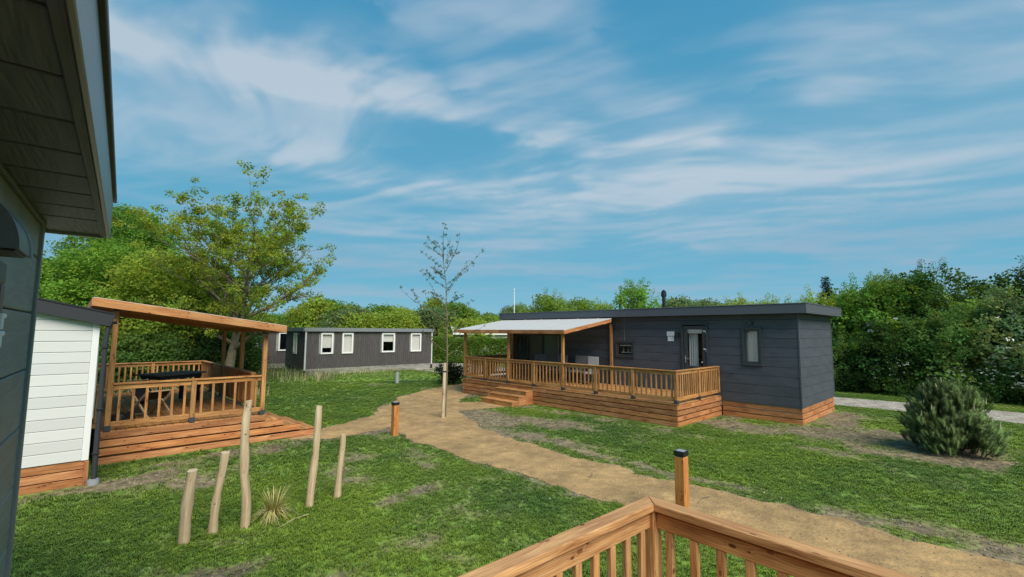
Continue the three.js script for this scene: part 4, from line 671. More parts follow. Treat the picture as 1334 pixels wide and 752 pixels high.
// ---------------------------------------------------------------- poles, lamps, tuft
{
  const spec = [   // base x, z, height, radius, lean x, bend, label
    [-3.87, -5.70, 0.83, 0.060, 0.055, 0.02, 'shortest pale debarked pole with a slanted top'],
    [-3.69, -5.95, 0.98, 0.051, 0.10, 0.03, 'leaning pale debarked pole next to the shortest pole'],
    [-3.45, -6.18, 1.58, 0.054, 0.02, 0.055, 'tallest pale debarked pole with a knotty bulge beside the yellow grass tuft'],
    [-2.87, -6.84, 1.42, 0.056, 0.075, 0.02, 'tall straight pale pole standing next to the thin short pole'],
    [-2.61, -7.21, 0.93, 0.048, 0.045, 0.015, 'thin short pole with a dark seam, nearest the sand path'],
  ];
  spec.forEach(([x, z, h, rad, lean, bend, label], i) => {
    const r = rng(200 + i), n = 16, sides = 14, P = [], N = [], U = [], ring = []; const ph = r() * 6, dir = V(0.8, 0, -0.6);
    for (let k = 0; k <= n; k++) { const f = k / n, off = Math.sin(f * 5 + ph) * bend * (i === 2 ? 1 : 0.6) + (i === 2 ? -0.03 * Math.exp(-((f - 0.45) ** 2) / 0.01) : 0); const cx = lean * f + off, cy = -0.1 + f * (h + 0.1), cz = off * 0.4; const rr = rad * (1.05 - 0.18 * f) * (1 + 0.26 * (vn(f * 7 + i * 9, 3) - 0.5) + (i === 2 ? 0.14 * Math.exp(-((f - 0.52) ** 2) / 0.004) : 0)); const a = []; for (let s = 0; s <= sides; s++) { const an = s / sides * 6.2832, w = 1 + 0.2 * (vn(Math.cos(an) * 1.5 + 5 + i * 7, Math.sin(an) * 1.5 + f * 4) - 0.5); a.push(V(cx + Math.cos(an) * rr * w, cy + (k === n ? Math.cos(an + ph) * rr * 0.16 : 0), cz + Math.sin(an) * rr * w)); } ring.push(a); }
    const put = (p, u, v) => { P.push(p.x, p.y, p.z); U.push(u, v); };
    for (let k = 0; k < n; k++) for (let s = 0; s < sides; s++) { const a = ring[k][s], b = ring[k][s + 1], c = ring[k + 1][s + 1], d = ring[k + 1][s], u0 = k / n * h, u1 = (k + 1) / n * h, v0 = s / sides * 0.4, v1 = (s + 1) / sides * 0.4; put(a, u0, v0); put(d, u1, v0); put(c, u1, v1); put(a, u0, v0); put(c, u1, v1); put(b, u0, v1); }
    const side = finish(P, P.map(() => 0), U, [1, 0.98, 0.95]); side.computeVertexNormals();
    // smooth round the trunk
    const nn = side.attributes.normal, pp = side.attributes.position; for (let q = 0; q < pp.count; q++) { const f = clamp((pp.getY(q) + 0.1) / (h + 0.1)), k = Math.min(n, Math.round(f * n)), c0 = ring[k][0].clone().add(ring[k][sides / 2]).multiplyScalar(0.5); const v = V(pp.getX(q) - c0.x, 0, pp.getZ(q) - c0.z).normalize(); nn.setXYZ(q, v.x, 0, v.z); }
    const t = thing('wooden_pole', label, 'pole', V(x, hgt(x, z), z), 0, 'pale wooden poles in the lawn');
    part('trunk', side, M.pole, t);
    const cp = [], cu = [], ct = ring[n].slice(0, sides).reduce((a, b) => a.add(b), V(0, 0, 0)).multiplyScalar(1 / sides); for (let s = 0; s < sides; s++) for (const p of [ct, ring[n][s + 1], ring[n][s]]) { cp.push(p.x, p.y + 0.001, p.z); cu.push(p.x * 0.4, p.z); }
    const cut = finish(cp, cp.map(() => 0), cu, [1, 0.98, 0.95]); cut.computeVertexNormals(); part('sawn_top', cut, M.pole, t);
    const kn = []; for (let k = 0; k < (i === 1 || i === 2 ? 1 : 0); k++) { const f = 0.25 + r() * 0.5, an = 0.4 + r() * 2.4, kk = Math.round(f * n), c0 = ring[kk][0].clone().add(ring[kk][sides / 2]).multiplyScalar(0.5); const g = new THREE.SphereGeometry(0.009 + r() * 0.006, 7, 5).toNonIndexed(); g.scale(1.2, 0.8, 1); g.translate(c0.x + Math.cos(an) * rad * 0.93, c0.y, c0.z + Math.sin(an) * rad * 0.93); kn.push(g); }
    kn.forEach((g) => part('knot', g, M.knot ??= std([0.26, 0.19, 0.12], 0.9), t));
  });
  const x = -3.18, z = -6.43, tg = thing('grass_tuft', 'yellow-green ornamental grass tuft between the pale poles', 'plant', V(x, hgt(x, z), z)), r = rng(17), P = [], N = [], U = [], C = [];
  for (let i = 0; i < 300; i++) { const a = r() * 6.283, out = 0.04 + r() * 0.22, l = 0.30 + r() * 0.26, b = r() * 0.05, w = 0.006 + r() * 0.005, dx = Math.cos(a), dz = Math.sin(a), tone = r(), droop = r() < 0.5 ? 0.55 : 0.95, col = tone < 0.5 ? [0.50, 0.42, 0.14] : tone < 0.8 ? [0.36, 0.36, 0.08] : [0.52, 0.46, 0.26]; let prev = null; for (let k = 0; k <= 5; k++) { const f = k / 5, rr = b + out * (0.8 * f + 0.35 * f * f) + (droop < 0.9 ? f * 0.09 : 0), y = l * (droop < 0.9 ? 0.62 * (f * 2.1 - f * f * 1.95) : f * 1.15 - f * f * 0.25), ww = w * (1 - f * 0.85); const p = [V(dx * rr - dz * ww, y, dz * rr + dx * ww), V(dx * rr + dz * ww, y, dz * rr - dx * ww)]; if (prev) for (const tri of [[prev[0], prev[1], p[1]], [prev[0], p[1], p[0]]]) { const up = V(-dx * 0.3, 0.95, -dz * 0.3), tt = facing(tri, up), fn = tt[1].clone().sub(tt[0]).cross(tt[2].clone().sub(tt[0])).normalize().lerp(V(0, 1, 0), 0.3).normalize(); for (const q of tt) { P.push(q.x, q.y, q.z); N.push(fn.x, fn.y, fn.z); U.push(0, 0); C.push(...col); } } prev = p; } }
  tg.scale.setScalar(0.82); const g = finish(P, N, U); g.setAttribute('color', new THREE.Float32BufferAttribute(C, 3)); const m = part('blades', g, new THREE.MeshStandardMaterial({ vertexColors: true, roughness: 0.8, side: THREE.DoubleSide }), tg); m.userData.kind = 'stuff';
}
{
  const bollard = (x, z, h, label) => {
    const t = thing('path_bollard', label, 'bollard', V(x, hgt(x, z), z), ROT, 'timber path lights'); const w = 0.135;
    part('post', at(cbox(w, h - 0.075 + 0.05, w, 0.006, [1.05, 1, 0.95]), 0, (h - 0.075) / 2 - 0.025, 0), M.post, t);
    part('light_cap', at(cbox(w + 0.012, 0.06, w + 0.012, 0.004), 0, h - 0.03, 0), M.black, t); part('lens', at(cbox(w - 0.012, 0.016, w - 0.012, 0.002), 0, h - 0.067, 0), M.frame, t);
    part('solar_plate', at(cbox(w - 0.03, 0.004, w - 0.03, 0.001), 0, h + 0.001, 0), M.metalGrey, t);
  };
  bollard(-2.81, -11.40, 0.79, 'orange timber path light where the sand path forks');
  bollard(2.30, -6.42, 0.90, 'orange timber path light just beyond the railing corner');
  const t = thing('grey_bollard', 'slim grey bollard standing in the grass before the brown chalet', 'bollard', V(-5.45, 0, -22.27)); part('post', tube([V(0, -0.05, 0), V(0, 0.52, 0), V(0, 0.57, 0)], [0.085, 0.085, 0.075], 14), M.metalGrey, t); part('lid', tube([V(0, 0.57, 0), V(0, 0.595, 0)], [0.09, 0.09], 14), std([0.12, 0.13, 0.14], 0.5), t);
  const f = thing('flagpole', 'thin white flagpole rising behind the slate chalet roof', 'flagpole', V(0.2, 0, -40)); part('pole', tube([V(0, 0, 0), V(0, 6.1, 0)], [0.06, 0.035], 10), M.whiteFrame, f); part('finial', at(new THREE.SphereGeometry(0.07, 10, 8), 0, 6.14, 0), M.whiteFrame, f);
}

// ---------------------------------------------------------------- plants
function clumpGeo(n, rad, len, wid, seed) {
  const r = rng(seed), P = [], N = [], U = [];
  for (let i = 0; i < n; i++) {
    const d = V(r() - 0.5, r() - 0.5, r() - 0.5).normalize(), c = d.clone().multiplyScalar(rad * Math.cbrt(r())), u = V(r() - 0.5, (r() - 0.6) * 0.7, r() - 0.5).normalize(), nrm = d.clone().multiplyScalar(0.6).add(V((r() - 0.5) * 1.2, 0.55, (r() - 0.5) * 1.2)).normalize(), w = u.clone().cross(nrm).normalize(), l = len * (0.6 + r() * 0.6), wd = wid * (0.7 + r() * 0.5), fold = nrm.clone().multiplyScalar(-wd * 0.25);
    const A = c.clone().addScaledVector(u, -l / 2), B = c.clone().addScaledVector(u, l / 2), Cc = c.clone().addScaledVector(w, wd / 2).sub(fold), D = c.clone().addScaledVector(w, -wd / 2).sub(fold);
    for (const [p, q, s] of [[A, Cc, B], [A, B, D]]) { const fn = q.clone().sub(p).cross(s.clone().sub(p)).normalize(); for (const v of [p, q, s]) { P.push(v.x, v.y, v.z); N.push(fn.x, fn.y, fn.z); U.push(0, 0); } }
  }
  return finish(P, N, U);
}
const CL = { small: [clumpGeo(26, 0.20, 0.095, 0.055, 1), clumpGeo(26, 0.20, 0.095, 0.055, 2)], mid: [clumpGeo(34, 0.34, 0.15, 0.09, 3), clumpGeo(34, 0.34, 0.15, 0.09, 4)], big: [clumpGeo(40, 0.62, 0.27, 0.17, 5), clumpGeo(40, 0.62, 0.27, 0.17, 6)], oak: [clumpGeo(16, 0.19, 0.125, 0.075, 7)], tiny: [clumpGeo(12, 0.07, 0.05, 0.026, 8)] };
const barkTex = dataTex(256, 256, (i, j) => { const u = i / 256, v = j / 256, l = 0.42 + 0.35 * pvn(u * 8, v * 40, 8, 40) + 0.2 * pvn(u * 30, v * 60, 30, 60); return [l * 0.74, l * 0.68, l * 0.58]; }); barkTex.repeat.set(1, 2);
M.bark = new THREE.MeshStandardMaterial({ map: barkTex, roughness: 1, vertexColors: true, color: new THREE.Color().setRGB(0.75, 0.72, 0.68) });
const leafList = (pts, col, r, sc, vary = 0.3) => pts.map((p) => { const b = 1 + (r() - 0.5) * vary * 1.6, y = (r() - 0.5) * vary; return [p.x, p.y, p.z, r() * 6.28, sc * (0.7 + r() * 0.6), col[0] * b * (1 + y * 0.9), col[1] * b, col[2] * b * (1 - y), (r() - 0.5) * 1.6, 1]; });
function crown(parent, kind, pts, col, r, sc = 1, name = 'crown', vary) { const gs = CL[kind], per = gs.map(() => []); pts.forEach((p, i) => per[i % gs.length].push(p)); per.forEach((list, i) => { if (list.length) scatter(name, gs[i], M.leaf, leafList(list, col, r, sc, vary), parent); }); }
// points on the lumpy surface of several lobes
function lobePoints(lobes, n, r, fill = 0.35) {
  const tot = lobes.reduce((a, l) => a + l[3] * l[3], 0), out = [];
  for (const [x, y, z, R, sy = 0.85] of lobes) { const m = Math.round(n * R * R / tot); for (let i = 0; i < m; i++) { const d = V(r() * 2 - 1, r() * 2 - 1, r() * 2 - 1); if (d.lengthSq() > 1 || d.lengthSq() < 0.01) { i--; continue; } d.normalize(); const k = (r() < fill ? Math.cbrt(r()) : 0.82 + 0.25 * r()) * (0.82 + 0.4 * vn(d.x * 2.2 + x * 3, d.y * 2.2 + d.z * 2.7 + z)); const p = V(x + d.x * R * k, y + d.y * R * k * sy, z + d.z * R * k); if (p.y > 0.08) out.push(p); } }
  return out;
}
function branchTree(r, h, tr, opt) {   // skeleton: returns bark geometry and the tips
  const { limbs = 9, first = 0.28, spread = 0.55, up = 0.5, depth = 3, side = 5 } = opt, geos = [], tips = [];
  const trunk = [], rad = []; for (let i = 0; i <= 8; i++) { const f = i / 8; trunk.push(V(Math.sin(f * 4 + r() * 0.5) * 0.018 * h * f + (opt.lean ?? 0) * f ** 1.3, f * h * 0.9, Math.cos(f * 3) * 0.015 * h * f)); rad.push(tr * (i === 0 ? 1.35 : 1.05 - 0.95 * f)); }
  geos.push(tube(trunk, rad, 9));
  const grow = (p, dir, len, rd, lev) => {
    const pts = [p.clone()], rs = [rd], n = 4; let d = dir.clone(), q = p.clone(); for (let i = 1; i <= n; i++) { d.add(V((r() - 0.5) * 0.5, (r() - 0.42) * 0.35 + up * 0.08, (r() - 0.5) * 0.5)).normalize(); q = q.clone().addScaledVector(d, len / n); pts.push(q); rs.push(rd * (1 - 0.8 * i / n)); if (lev >= 1 && i > 1) tips.push([q.clone(), lev]); }
    geos.push(tube(pts, rs, lev === 0 ? 6 : 4)); tips.push([q, lev]);
    if (lev < depth - 1) { const k = lev === 0 ? side : side - 1; for (let i = 0; i < k; i++) { const f = 1 + Math.floor(r() * n), b = pts[Math.min(n, f)]; const nd = d.clone().add(V((r() - 0.5) * 1.9, (r() - 0.35) * 0.9, (r() - 0.5) * 1.9)).normalize(); grow(b, nd, len * (0.42 + r() * 0.25), rs[Math.min(n, f)] * 0.7 + 0.004, lev + 1); } }
  };
  for (let i = 0; i < limbs; i++) { const f = first + (1 - first) * (i / limbs) * 0.98, a = i * 2.4 + r() * 0.7, k = f * 8, b = trunk[Math.floor(k)].clone().lerp(trunk[Math.min(8, Math.floor(k) + 1)], k % 1); const shape = Math.sin(Math.PI * clamp(0.25 + (f - first) / (1 - first) * 0.72)) ; grow(b, V(Math.cos(a), up + f * 0.5, Math.sin(a)).normalize(), h * spread * (0.35 + 0.65 * shape), tr * (1.0 - 0.8 * f) * 0.62, 0); }
  return [merge(geos), tips];
}
// the large loose tree over the canopy veranda
{
  const r = rng(303), t = thing('oak_tree', 'tall loose-crowned tree with yellow-green leaves behind the canopy veranda', 'tree', V(-12.3, 0, -20.2));
  const [g, tips] = branchTree(r, 6.6, 0.22, { limbs: 18, first: 0.28, spread: 0.52, up: 0.36, depth: 3, side: 5, lean: 0.9 }); part('trunk', g, M.bark, t);
  const pts = []; for (const [p, lev] of tips) { const n = lev === 2 ? 2 : 1; for (let i = 0; i < n; i++) if (r() < 0.62) pts.push(p.clone().add(V((r() - 0.5) * 0.4, (r() - 0.5) * 0.25, (r() - 0.5) * 0.4))); }
  crown(t, 'oak', pts, [0.31, 0.38, 0.045], r, 0.9, 'crown', 0.45);
}
function lobedTree(name, label, x, z, h, rad, col, seed, opt = {}) {
  const r = rng(seed), t = thing(name, label, opt.category ?? 'tree', V(x, 0, z), r() * 6, opt.group), base = opt.base ?? 0.25, n = opt.lobes ?? 11, lobes = [];
  for (let i = 0; i < n; i++) { const f = i / (n - 1), y = h * (base + (0.93 - base) * f), prof = (opt.cone ? 1 - f * 0.93 : Math.sin(Math.PI * clamp(0.22 + f * 0.66))), a = i * 2.4 + r(), R = rad * (0.40 + 0.22 * r()) * (opt.cone ? 0.45 + 0.55 * prof : 0.6 + 0.4 * prof), off = rad * 0.62 * prof * (0.4 + 0.6 * r()); lobes.push([Math.cos(a) * off, Math.min(y, h - R * 0.95 - 0.25), Math.sin(a) * off, R]); }
  const tr = opt.trunk ?? h * 0.022, bars = [tube([V(0, -0.1, 0), V(0.03, h * 0.3, 0), V(-0.05, h * 0.8, 0.05)], [tr * 1.3, tr, tr * 0.3], 7)]; for (const l of lobes) bars.push(tube([V(0, Math.max(0.2, l[1] - rad * 0.6), 0), V(l[0] * 0.5, l[1] - rad * 0.2, l[2] * 0.5), V(l[0], l[1], l[2])], [tr * 0.5, tr * 0.35, tr * 0.12], 5)); part('trunk', merge(bars), M.bark, t);
  const kind = opt.kind ?? 'mid', area = lobes.reduce((a, l) => a + l[3] * l[3], 0) * 12.6, unit = { small: 0.075, mid: 0.21, big: 0.62 }[kind], count = Math.round(area / unit * (opt.dens ?? 1));
  crown(t, kind, lobePoints(lobes, count, r, opt.fill ?? 0.3), col, r, 1, 'crown', opt.vary);
  if (opt.wisps) { const w = []; for (let i = 0; i < opt.wisps; i++) { const l = lobes[Math.floor(r() * lobes.length)], a = r() * 6.28, e = 0.2 + r() * 1.1; for (let k = 0; k < 5; k++) w.push(V(l[0] + Math.cos(a) * Math.cos(e) * (l[3] + k * 0.14), l[1] + Math.sin(e) * (l[3] * 0.85 + k * 0.16), l[2] + Math.sin(a) * Math.cos(e) * (l[3] + k * 0.14))); } crown(t, 'small', w, col, r, 0.8, 'shoots'); }
  if (opt.bloom) { const b = lobePoints(lobes, opt.bloom * 6, r, 0).filter((p, i) => vn(p.x * 1.3 + seed, p.y * 1.3 + p.z) > 0.62).slice(0, opt.bloom); scatter('blossom', CL.tiny[0], M.petal, b.map((p) => [p.x * 1.02, p.y + 0.03, p.z * 1.02, r() * 6, 1.3 + r() * 1.3, 0.72, 0.73, 0.66, r() * 2, 0.6]), t); }
  return t;
}
M.petal = std([1, 1, 1], 0.8, { side: THREE.DoubleSide });
const G1 = [0.165, 0.310, 0.040], G2 = [0.245, 0.360, 0.050], G3 = [0.145, 0.260, 0.058], G4 = [0.330, 0.420, 0.055], G5 = [0.205, 0.285, 0.105], G6 = [0.220, 0.390, 0.045];
{ // left of the picture, behind the white chalet and its veranda
  const g = 'trees behind the white chalet';
  lobedTree('broadleaf_tree', 'tall dark green tree rising highest above the white chalet roof', -23.2, -27.5, 10.2, 3.6, G1, 401, { group: g });
  lobedTree('broadleaf_tree', 'bright fresh green tree between cabin eave and canopy veranda', -19.6, -22.5, 7.0, 3.1, G6, 402, { group: g, base: 0.1 });
  lobedTree('broadleaf_tree', 'yellowish green bushy tree directly behind the veranda canopy', -15.6, -21.8, 6.4, 3.0, G4, 403, { group: g, base: 0.08 });
  lobedTree('broadleaf_tree', 'mid green tree behind the white chalet with white blossom low down', -23.0, -21.0, 6.2, 2.9, G1, 404, { group: g, base: 0.08, bloom: 120 });
  lobedTree('broadleaf_tree', 'olive green tree filling the gap beside the loose-crowned tree', -18.2, -26.5, 6.4, 2.6, G6, 405, { group: g, base: 0.12 });
  lobedTree('broadleaf_tree', 'green tree standing behind the cabin and white chalet', -28, -24.0, 7.4, 3.4, G2, 406, { group: g, base: 0.1 });
  const hg = 'dark bushes behind the canopy veranda';
  [[-18.0, -19.0, 2.9, 2.0, G3, 'dark green bush behind the white chalet end of the veranda rail'], [-15.6, -20.3, 2.6, 1.9, G3, 'dark green bush behind the middle of the veranda back rail'], [-13.4, -21.9, 2.5, 1.8, [0.045, 0.095, 0.02], 'glossy green bush at the foot of the loose-crowned tree'], [-16.0, -25.8, 3.0, 2.2, G3, 'dark bush beside the half hidden brown chalet']].forEach(([x, z, h, rd, c, l], i) => lobedTree('leafy_bush', l, x, z, h, rd, c, 420 + i, { group: hg, base: 0.12, category: 'bush', kind: 'mid', bloom: i === 0 ? 60 : 0 }));
}
{ // line of trees on the horizon
  const cols = [G2, G4, G1, G2, G5, G4, G1], r = rng(510), names = ['pale olive', 'yellow green', 'fresh green', 'olive green', 'grey green', 'bright spring green', 'mid green'];
  for (let i = 0; i < 22; i++) { const px = 405 + i * 14 + (r() - 0.5) * 12, d = 44 + r() * 16, x = (px - 667) / 601 * d, hpx = 27 + 12 * Math.sin(i * 0.9) * Math.sin(i * 0.35 + 1) + r() * 8 - (i > 14 ? 12 : 0), h = 2.5 + hpx / 601 * d; lobedTree('horizon_tree', `${names[i % 7]} tree in the row on the horizon beyond the brown chalet roof`, x, -d, h, 1.9 + r() * 1.2, cols[i % 7], 520 + i, { group: 'trees on the horizon', kind: 'big', base: 0.2, dens: 1.3, lobes: 9 }); }
  const bg = 'trees behind the slate chalet';
  [[712, 30, 50, 2.2, G2, 'spiky young tree with upright shoots behind the veranda end of the slate roof', 26], [752, 31, 47, 2.0, G2, 'second spiky young tree behind the slate chalet roof', 22], [784, 38, 40, 1.5, G4, 'small olive tree behind the middle of the slate roof', 14], [828, 29, 64, 1.9, G6, 'bright green young tree beside the black flue pipe', 26], [884, 55, 44, 3.0, G5, 'rounded dark tree seen past the black flue pipe', 0], [914, 58, 43, 3.2, G5, 'rounded dark tree above the slate roof beside its twin', 0], [615, 60, 22, 4, G3, 'low dark tree beyond the clipped hedge', 0], [645, 62, 23, 4, G3, 'far dark tree between the flagpole and the clipped hedge', 0], [685, 66, 26, 4, G5, 'far dark tree between the flagpole and the spiky young tree', 0], [960, 60, 35, 3, G5, 'far dark tree hidden mostly by the slate roof', 0]].forEach(([px, d, hp, rd, c, l, w], i) => lobedTree('background_tree', l, (px - 667) / 601 * d, -d, 2.5 + hp / 601 * d, rd, c, 560 + i, { group: bg, kind: w ? 'mid' : 'big', base: 0.3, dens: w ? 0.55 : 1.3, wisps: w, fill: 0.3 }));
  const rr = rng(611); for (let i = 0; i < 18; i++) { const x = -60 + i * 9.5 + rr() * 4, d = 78 + rr() * 14; if (x > 45 && i % 2) continue; lobedTree('distant_tree', `distant ${names[(i * 3) % 7]} tree in the wood at the edge of the park`, x, -d, 5.2 + rr() * 2.2, 4.2 + rr() * 2, cols[(i * 3) % 7], 640 + i, { group: 'wood at the edge of the park', kind: 'big', base: 0.12, dens: 0.9, lobes: 8 }); }
}
{ // overgrown hedgerow on the right, beyond the road
  const g = 'hedgerow shrubs beyond the road', r = rng(700);
  const spec = [[9.5, 30, 5.2, 2.4, G4, 0, 'yellow-green shrub rising behind the slate chalet corner'], [7.6, 27.2, 4.4, 2.0, G2, 0, 'olive shrub directly behind the slate chalet end wall'], [6.0, 28.4, 4.9, 2.2, G4, 90, 'yellowish shrub with white blossom past the slate chalet end wall'], [5.6, 25.8, 3.1, 1.7, G3, 40, 'low dark shrub at the foot of the slate chalet corner'], [4.2, 27.2, 5.2, 2.2, G1, 150, 'hawthorn shrub with a spray of white blossom'], [3.3, 25.4, 3.0, 1.6, [0.05, 0.11, 0.02], 30, 'glossy green shrub with large leaves facing the road'], [2.5, 28.0, 5.4, 2.3, [0.08, 0.15, 0.02], 30, 'tallest bright shrub of the hedgerow'], [1.6, 25.6, 3.6, 1.7, G3, 0, 'dark gap-filling shrub behind the pine'], [0.6, 27.3, 4.8, 2.1, G2, 60, 'olive hawthorn above the pine'], [-0.5, 26.0, 4.2, 1.9, G5, 120, 'grey-green shrub behind the edge of the pine'], [-1.6, 28.0, 5.4, 2.3, [0.06, 0.10, 0.03], 140, 'grey-green hawthorn with white blossom at the bend of the road'], [-2.4, 25.6, 3.2, 1.8, G1, 260, 'white flowering shrub low beside the road'], [-3.4, 29.5, 6.0, 2.5, G1, 60, 'tall green shrub behind the white flowering shrub'], [-4.6, 26.6, 4.6, 2.2, G2, 90, 'olive shrub past the white flowering shrub'], [-6.6, 28.0, 5.2, 2.4, G1, 60, 'broad green shrub closing the hedgerow'], [3.4, 31.5, 6.0, 2.6, G5, 0, 'dark tree looking over the hedgerow'], [-0.6, 32, 6.2, 2.6, G2, 0, 'olive tree looking over the hedgerow above the pine'], [11.8, 32, 5.0, 2.5, G4, 0, 'yellow-green shrub behind the slate chalet roof end'], [-5.5, 33, 7.0, 2.8, G5, 0, 'dark feathery tree at the far end of the hedgerow']];
  spec.forEach(([s, t, h, rd, c, bl, l], i) => { const p = stv(s, t); lobedTree('hedgerow_shrub', l, p.x, p.z, h * (0.78 + 0.27 * vn(i * 3.7, 2)), rd, c, 710 + i, { group: g, category: 'shrub', base: 0.1, kind: 'mid', bloom: bl * 1.6, wisps: 46, dens: 0.62, vary: 0.6, fill: 0.4 }); });
  const lg = 'low bushes along the road verge'; for (let i = 0; i < 9; i++) { const p = stv(7.2 - i * 1.35, 24.6 + r() * 0.5); lobedTree('verge_bush', 'low dense green bush on the grass verge at the foot of the hedgerow', p.x, p.z, 1.1 + r() * 0.5, 1.05, i % 2 ? G3 : [0.045, 0.10, 0.02], 750 + i, { group: lg, category: 'bush', base: 0.12, kind: 'small', lobes: 7 }); }
  const fl = []; for (let i = 0; i < 420; i++) { const s = 6.5 - r() * 10.5, t = 24.0 + r() * 0.9, p = stv(s, t), n = vn(s * 0.9 + 3, 7); if (n < 0.5) continue; fl.push([p.x, 0.45 + (r() + r()) * 0.55, p.z, r() * 6, 0.6 + r() * 0.6, 0.72, 0.73, 0.68, (r() - 0.5), 0.6]); }
  tag(scatter('wild_flowers', CL.tiny[0], M.petal, fl), 'white umbels of cow parsley along the foot of the hedgerow', 'flowers');
  const sp = stv(11.4, 53.3), t = thing('spruce_tree', 'narrow dark conifer tip rising above the hedgerow', 'tree', sp); part('trunk', tube([V(0, 0, 0), V(0, 7.6, 0)], [0.16, 0.03], 7), M.bark, t);
  const pts = []; for (let i = 0; i < 420; i++) { const f = Math.sqrt(r()), a = r() * 6.28, y = 8.1 - f * 6.8, R = f * 1.7 * (0.6 + 0.5 * r()); pts.push(V(Math.cos(a) * R, y, Math.sin(a) * R)); } crown(t, 'mid', pts, [0.02, 0.04, 0.018], r, 1);
}
// clipped hedge and white holiday homes beyond the road
{
  const r = rng(801), h = thing('clipped_hedge', 'long clipped green hedge beyond the paved road', 'hedge', V(0, 0, -37)), pts = [];
  for (let i = 0; i < 5200; i++) { const f = r(), x = mix(-13, 9, r()), bump = 0.08 * Math.sin(x * 2) + 0.12 * (vn(x * 1.3, 4) - 0.5); if (f < 0.62) pts.push(V(x, 0.15 + r() * 1.62, 0.45 + bump + r() * 0.12)); else if (f < 0.95) pts.push(V(x, 1.72 + bump + r() * 0.12, mix(-0.4, 0.5, r()))); else pts.push(V(x, r() * 1.7, -0.45)); }
  for (const x of [-12, -9, -6, -3, 0, 3, 6, 8]) part('stem', tube([V(x, 0, 0), V(x + 0.1, 1.5, 0)], [0.05, 0.03], 6), M.bark, h);
  crown(h, 'small', pts, [0.15, 0.26, 0.03], r, 1.15, 'foliage');
  const home = (x, z, w, d, label, gable) => { const c = thing('holiday_home', label, 'house', V(x, 0, z), 0.25, 'pale holiday homes beyond the hedge'); part('wall', at(cbox(w, 2.3, d), 0, 1.15, 0), std([0.5, 0.48, 0.44], 0.8), c); for (let k = -1; k <= 1; k++) { const f = part('window', at(frameGeo(0.8, 1.0, 0.09, 0.06), k * w * 0.3, 1.5, d / 2 + 0.02), M.whiteFrame, c); part('pane', at(new THREE.BoxGeometry(0.66, 0.86, 0.01), k * w * 0.3, 1.5, d / 2 + 0.016), M.dark, f); } for (const s of [-1, 1]) { const a = Math.atan2(0.75, d / 2 + 0.3), l = Math.hypot(0.75, d / 2 + 0.3); part('roof_slope', cbox(w + 0.5, 0.08, l), M.roofPale ??= std([0.42, 0.41, 0.40], 0.7), c, [0, 2.25 + 0.4, s * (d / 4 + 0.15)], [s * a, 0, 0]); } part('eaves_board', at(cbox(w + 0.5, 0.16, 0.04), 0, 2.26, d / 2 + 0.3), M.whiteFrame, c); };
  home(-2.6, -46, 6.5, 3.6, 'pale holiday home with white eaves board beyond the clipped hedge'); home(1.6, -52, 5, 3.6, 'second pale holiday home showing a window above the hedge'); 
  const b = V(-2.75, 0, -22.2); lobedTree('leafy_bush', 'dark round bush at the far corner of the long veranda', b.x, b.z, 1.25, 0.75, [0.02, 0.04, 0.018], 830, { category: 'bush', kind: 'small', base: 0.25, lobes: 7, group: 'bushes' });
}
// young staked tree
{
  const x = -1.97, z = -13.6, t = thing('young_tree', 'thin newly planted tree with sparse twigs, tied to a stake', 'tree', V(x, hgt(x, z), z)), r = rng(901), geos = [], pts = [];
  const tr = []; for (let i = 0; i <= 10; i++) { const f = i / 10; tr.push(V(0.05 + 0.04 * Math.sin(f * 5) - 0.02 * f - (f > 0.8 ? (f - 0.8) * 0.6 : 0), f * 4.9, 0.03 * Math.sin(f * 7) - 0.05)); } geos.push(tube(tr, tr.map((_, i) => 0.032 * (1 - i * 0.088) + 0.003), 7));
  const twig = (b, d, len, rd) => { const ps = [b]; let q = b; for (let i = 1; i <= 6; i++) { d.add(V((r() - 0.5) * 0.25, 0.04 + (r() - 0.5) * 0.2, (r() - 0.5) * 0.25)).normalize(); q = q.clone().addScaledVector(d, len / 6); ps.push(q); if (i > 0) for (let k = 0; k < (i % 2 ? 1 : 2); k++) pts.push(q.clone().add(V((r() - 0.5) * 0.1, (r() - 0.5) * 0.08, (r() - 0.5) * 0.1))); } geos.push(tube(ps, ps.map((_, i) => rd * (1 - i * 0.14) + 0.0012), 4)); return ps; };
  for (let i = 0; i < 26; i++) { const f = 0.36 + 0.62 * i / 26, k = f * 10, b = tr[Math.floor(k)].clone().lerp(tr[Math.min(10, Math.floor(k) + 1)], k % 1), a = i * 2.4 + r(), l = i % 3 === 0 ? 1.15 + r() * 0.45 : 0.4 + r() * 0.5; const ps = twig(b, V(Math.cos(a), 0.35 + r() * 0.4, Math.sin(a) * 0.8).normalize(), l * (1.25 - f * 0.3), 0.010); if (i % 2) twig(ps[3].clone(), V(Math.cos(a + 0.9), 0.7, Math.sin(a + 0.9)).normalize(), l * 0.5, 0.005); }
  twig(tr[10].clone(), V(-0.75, 0.7, 0).normalize(), 0.6, 0.008); part('trunk', merge(geos), M.bark, t); crown(t, 'tiny', pts, [0.10, 0.15, 0.03], r, 0.8);
  const st = thing('tree_stake', 'short round pale stake supporting the thin young tree', 'stake', V(x + 0.0, hgt(x, z), z + 0.06)); part('stake', tube([V(0, -0.1, 0), V(0.02, 0.7, 0), V(0.03, 1.55, 0), V(0.03, 1.565, 0)], [0.052, 0.05, 0.047, 0.035], 12), M.pole, st); part('tie', tube([V(0.03, 1.30, 0), V(0.03, 1.34, 0)], [0.054, 0.054], 12), M.black, st);
}
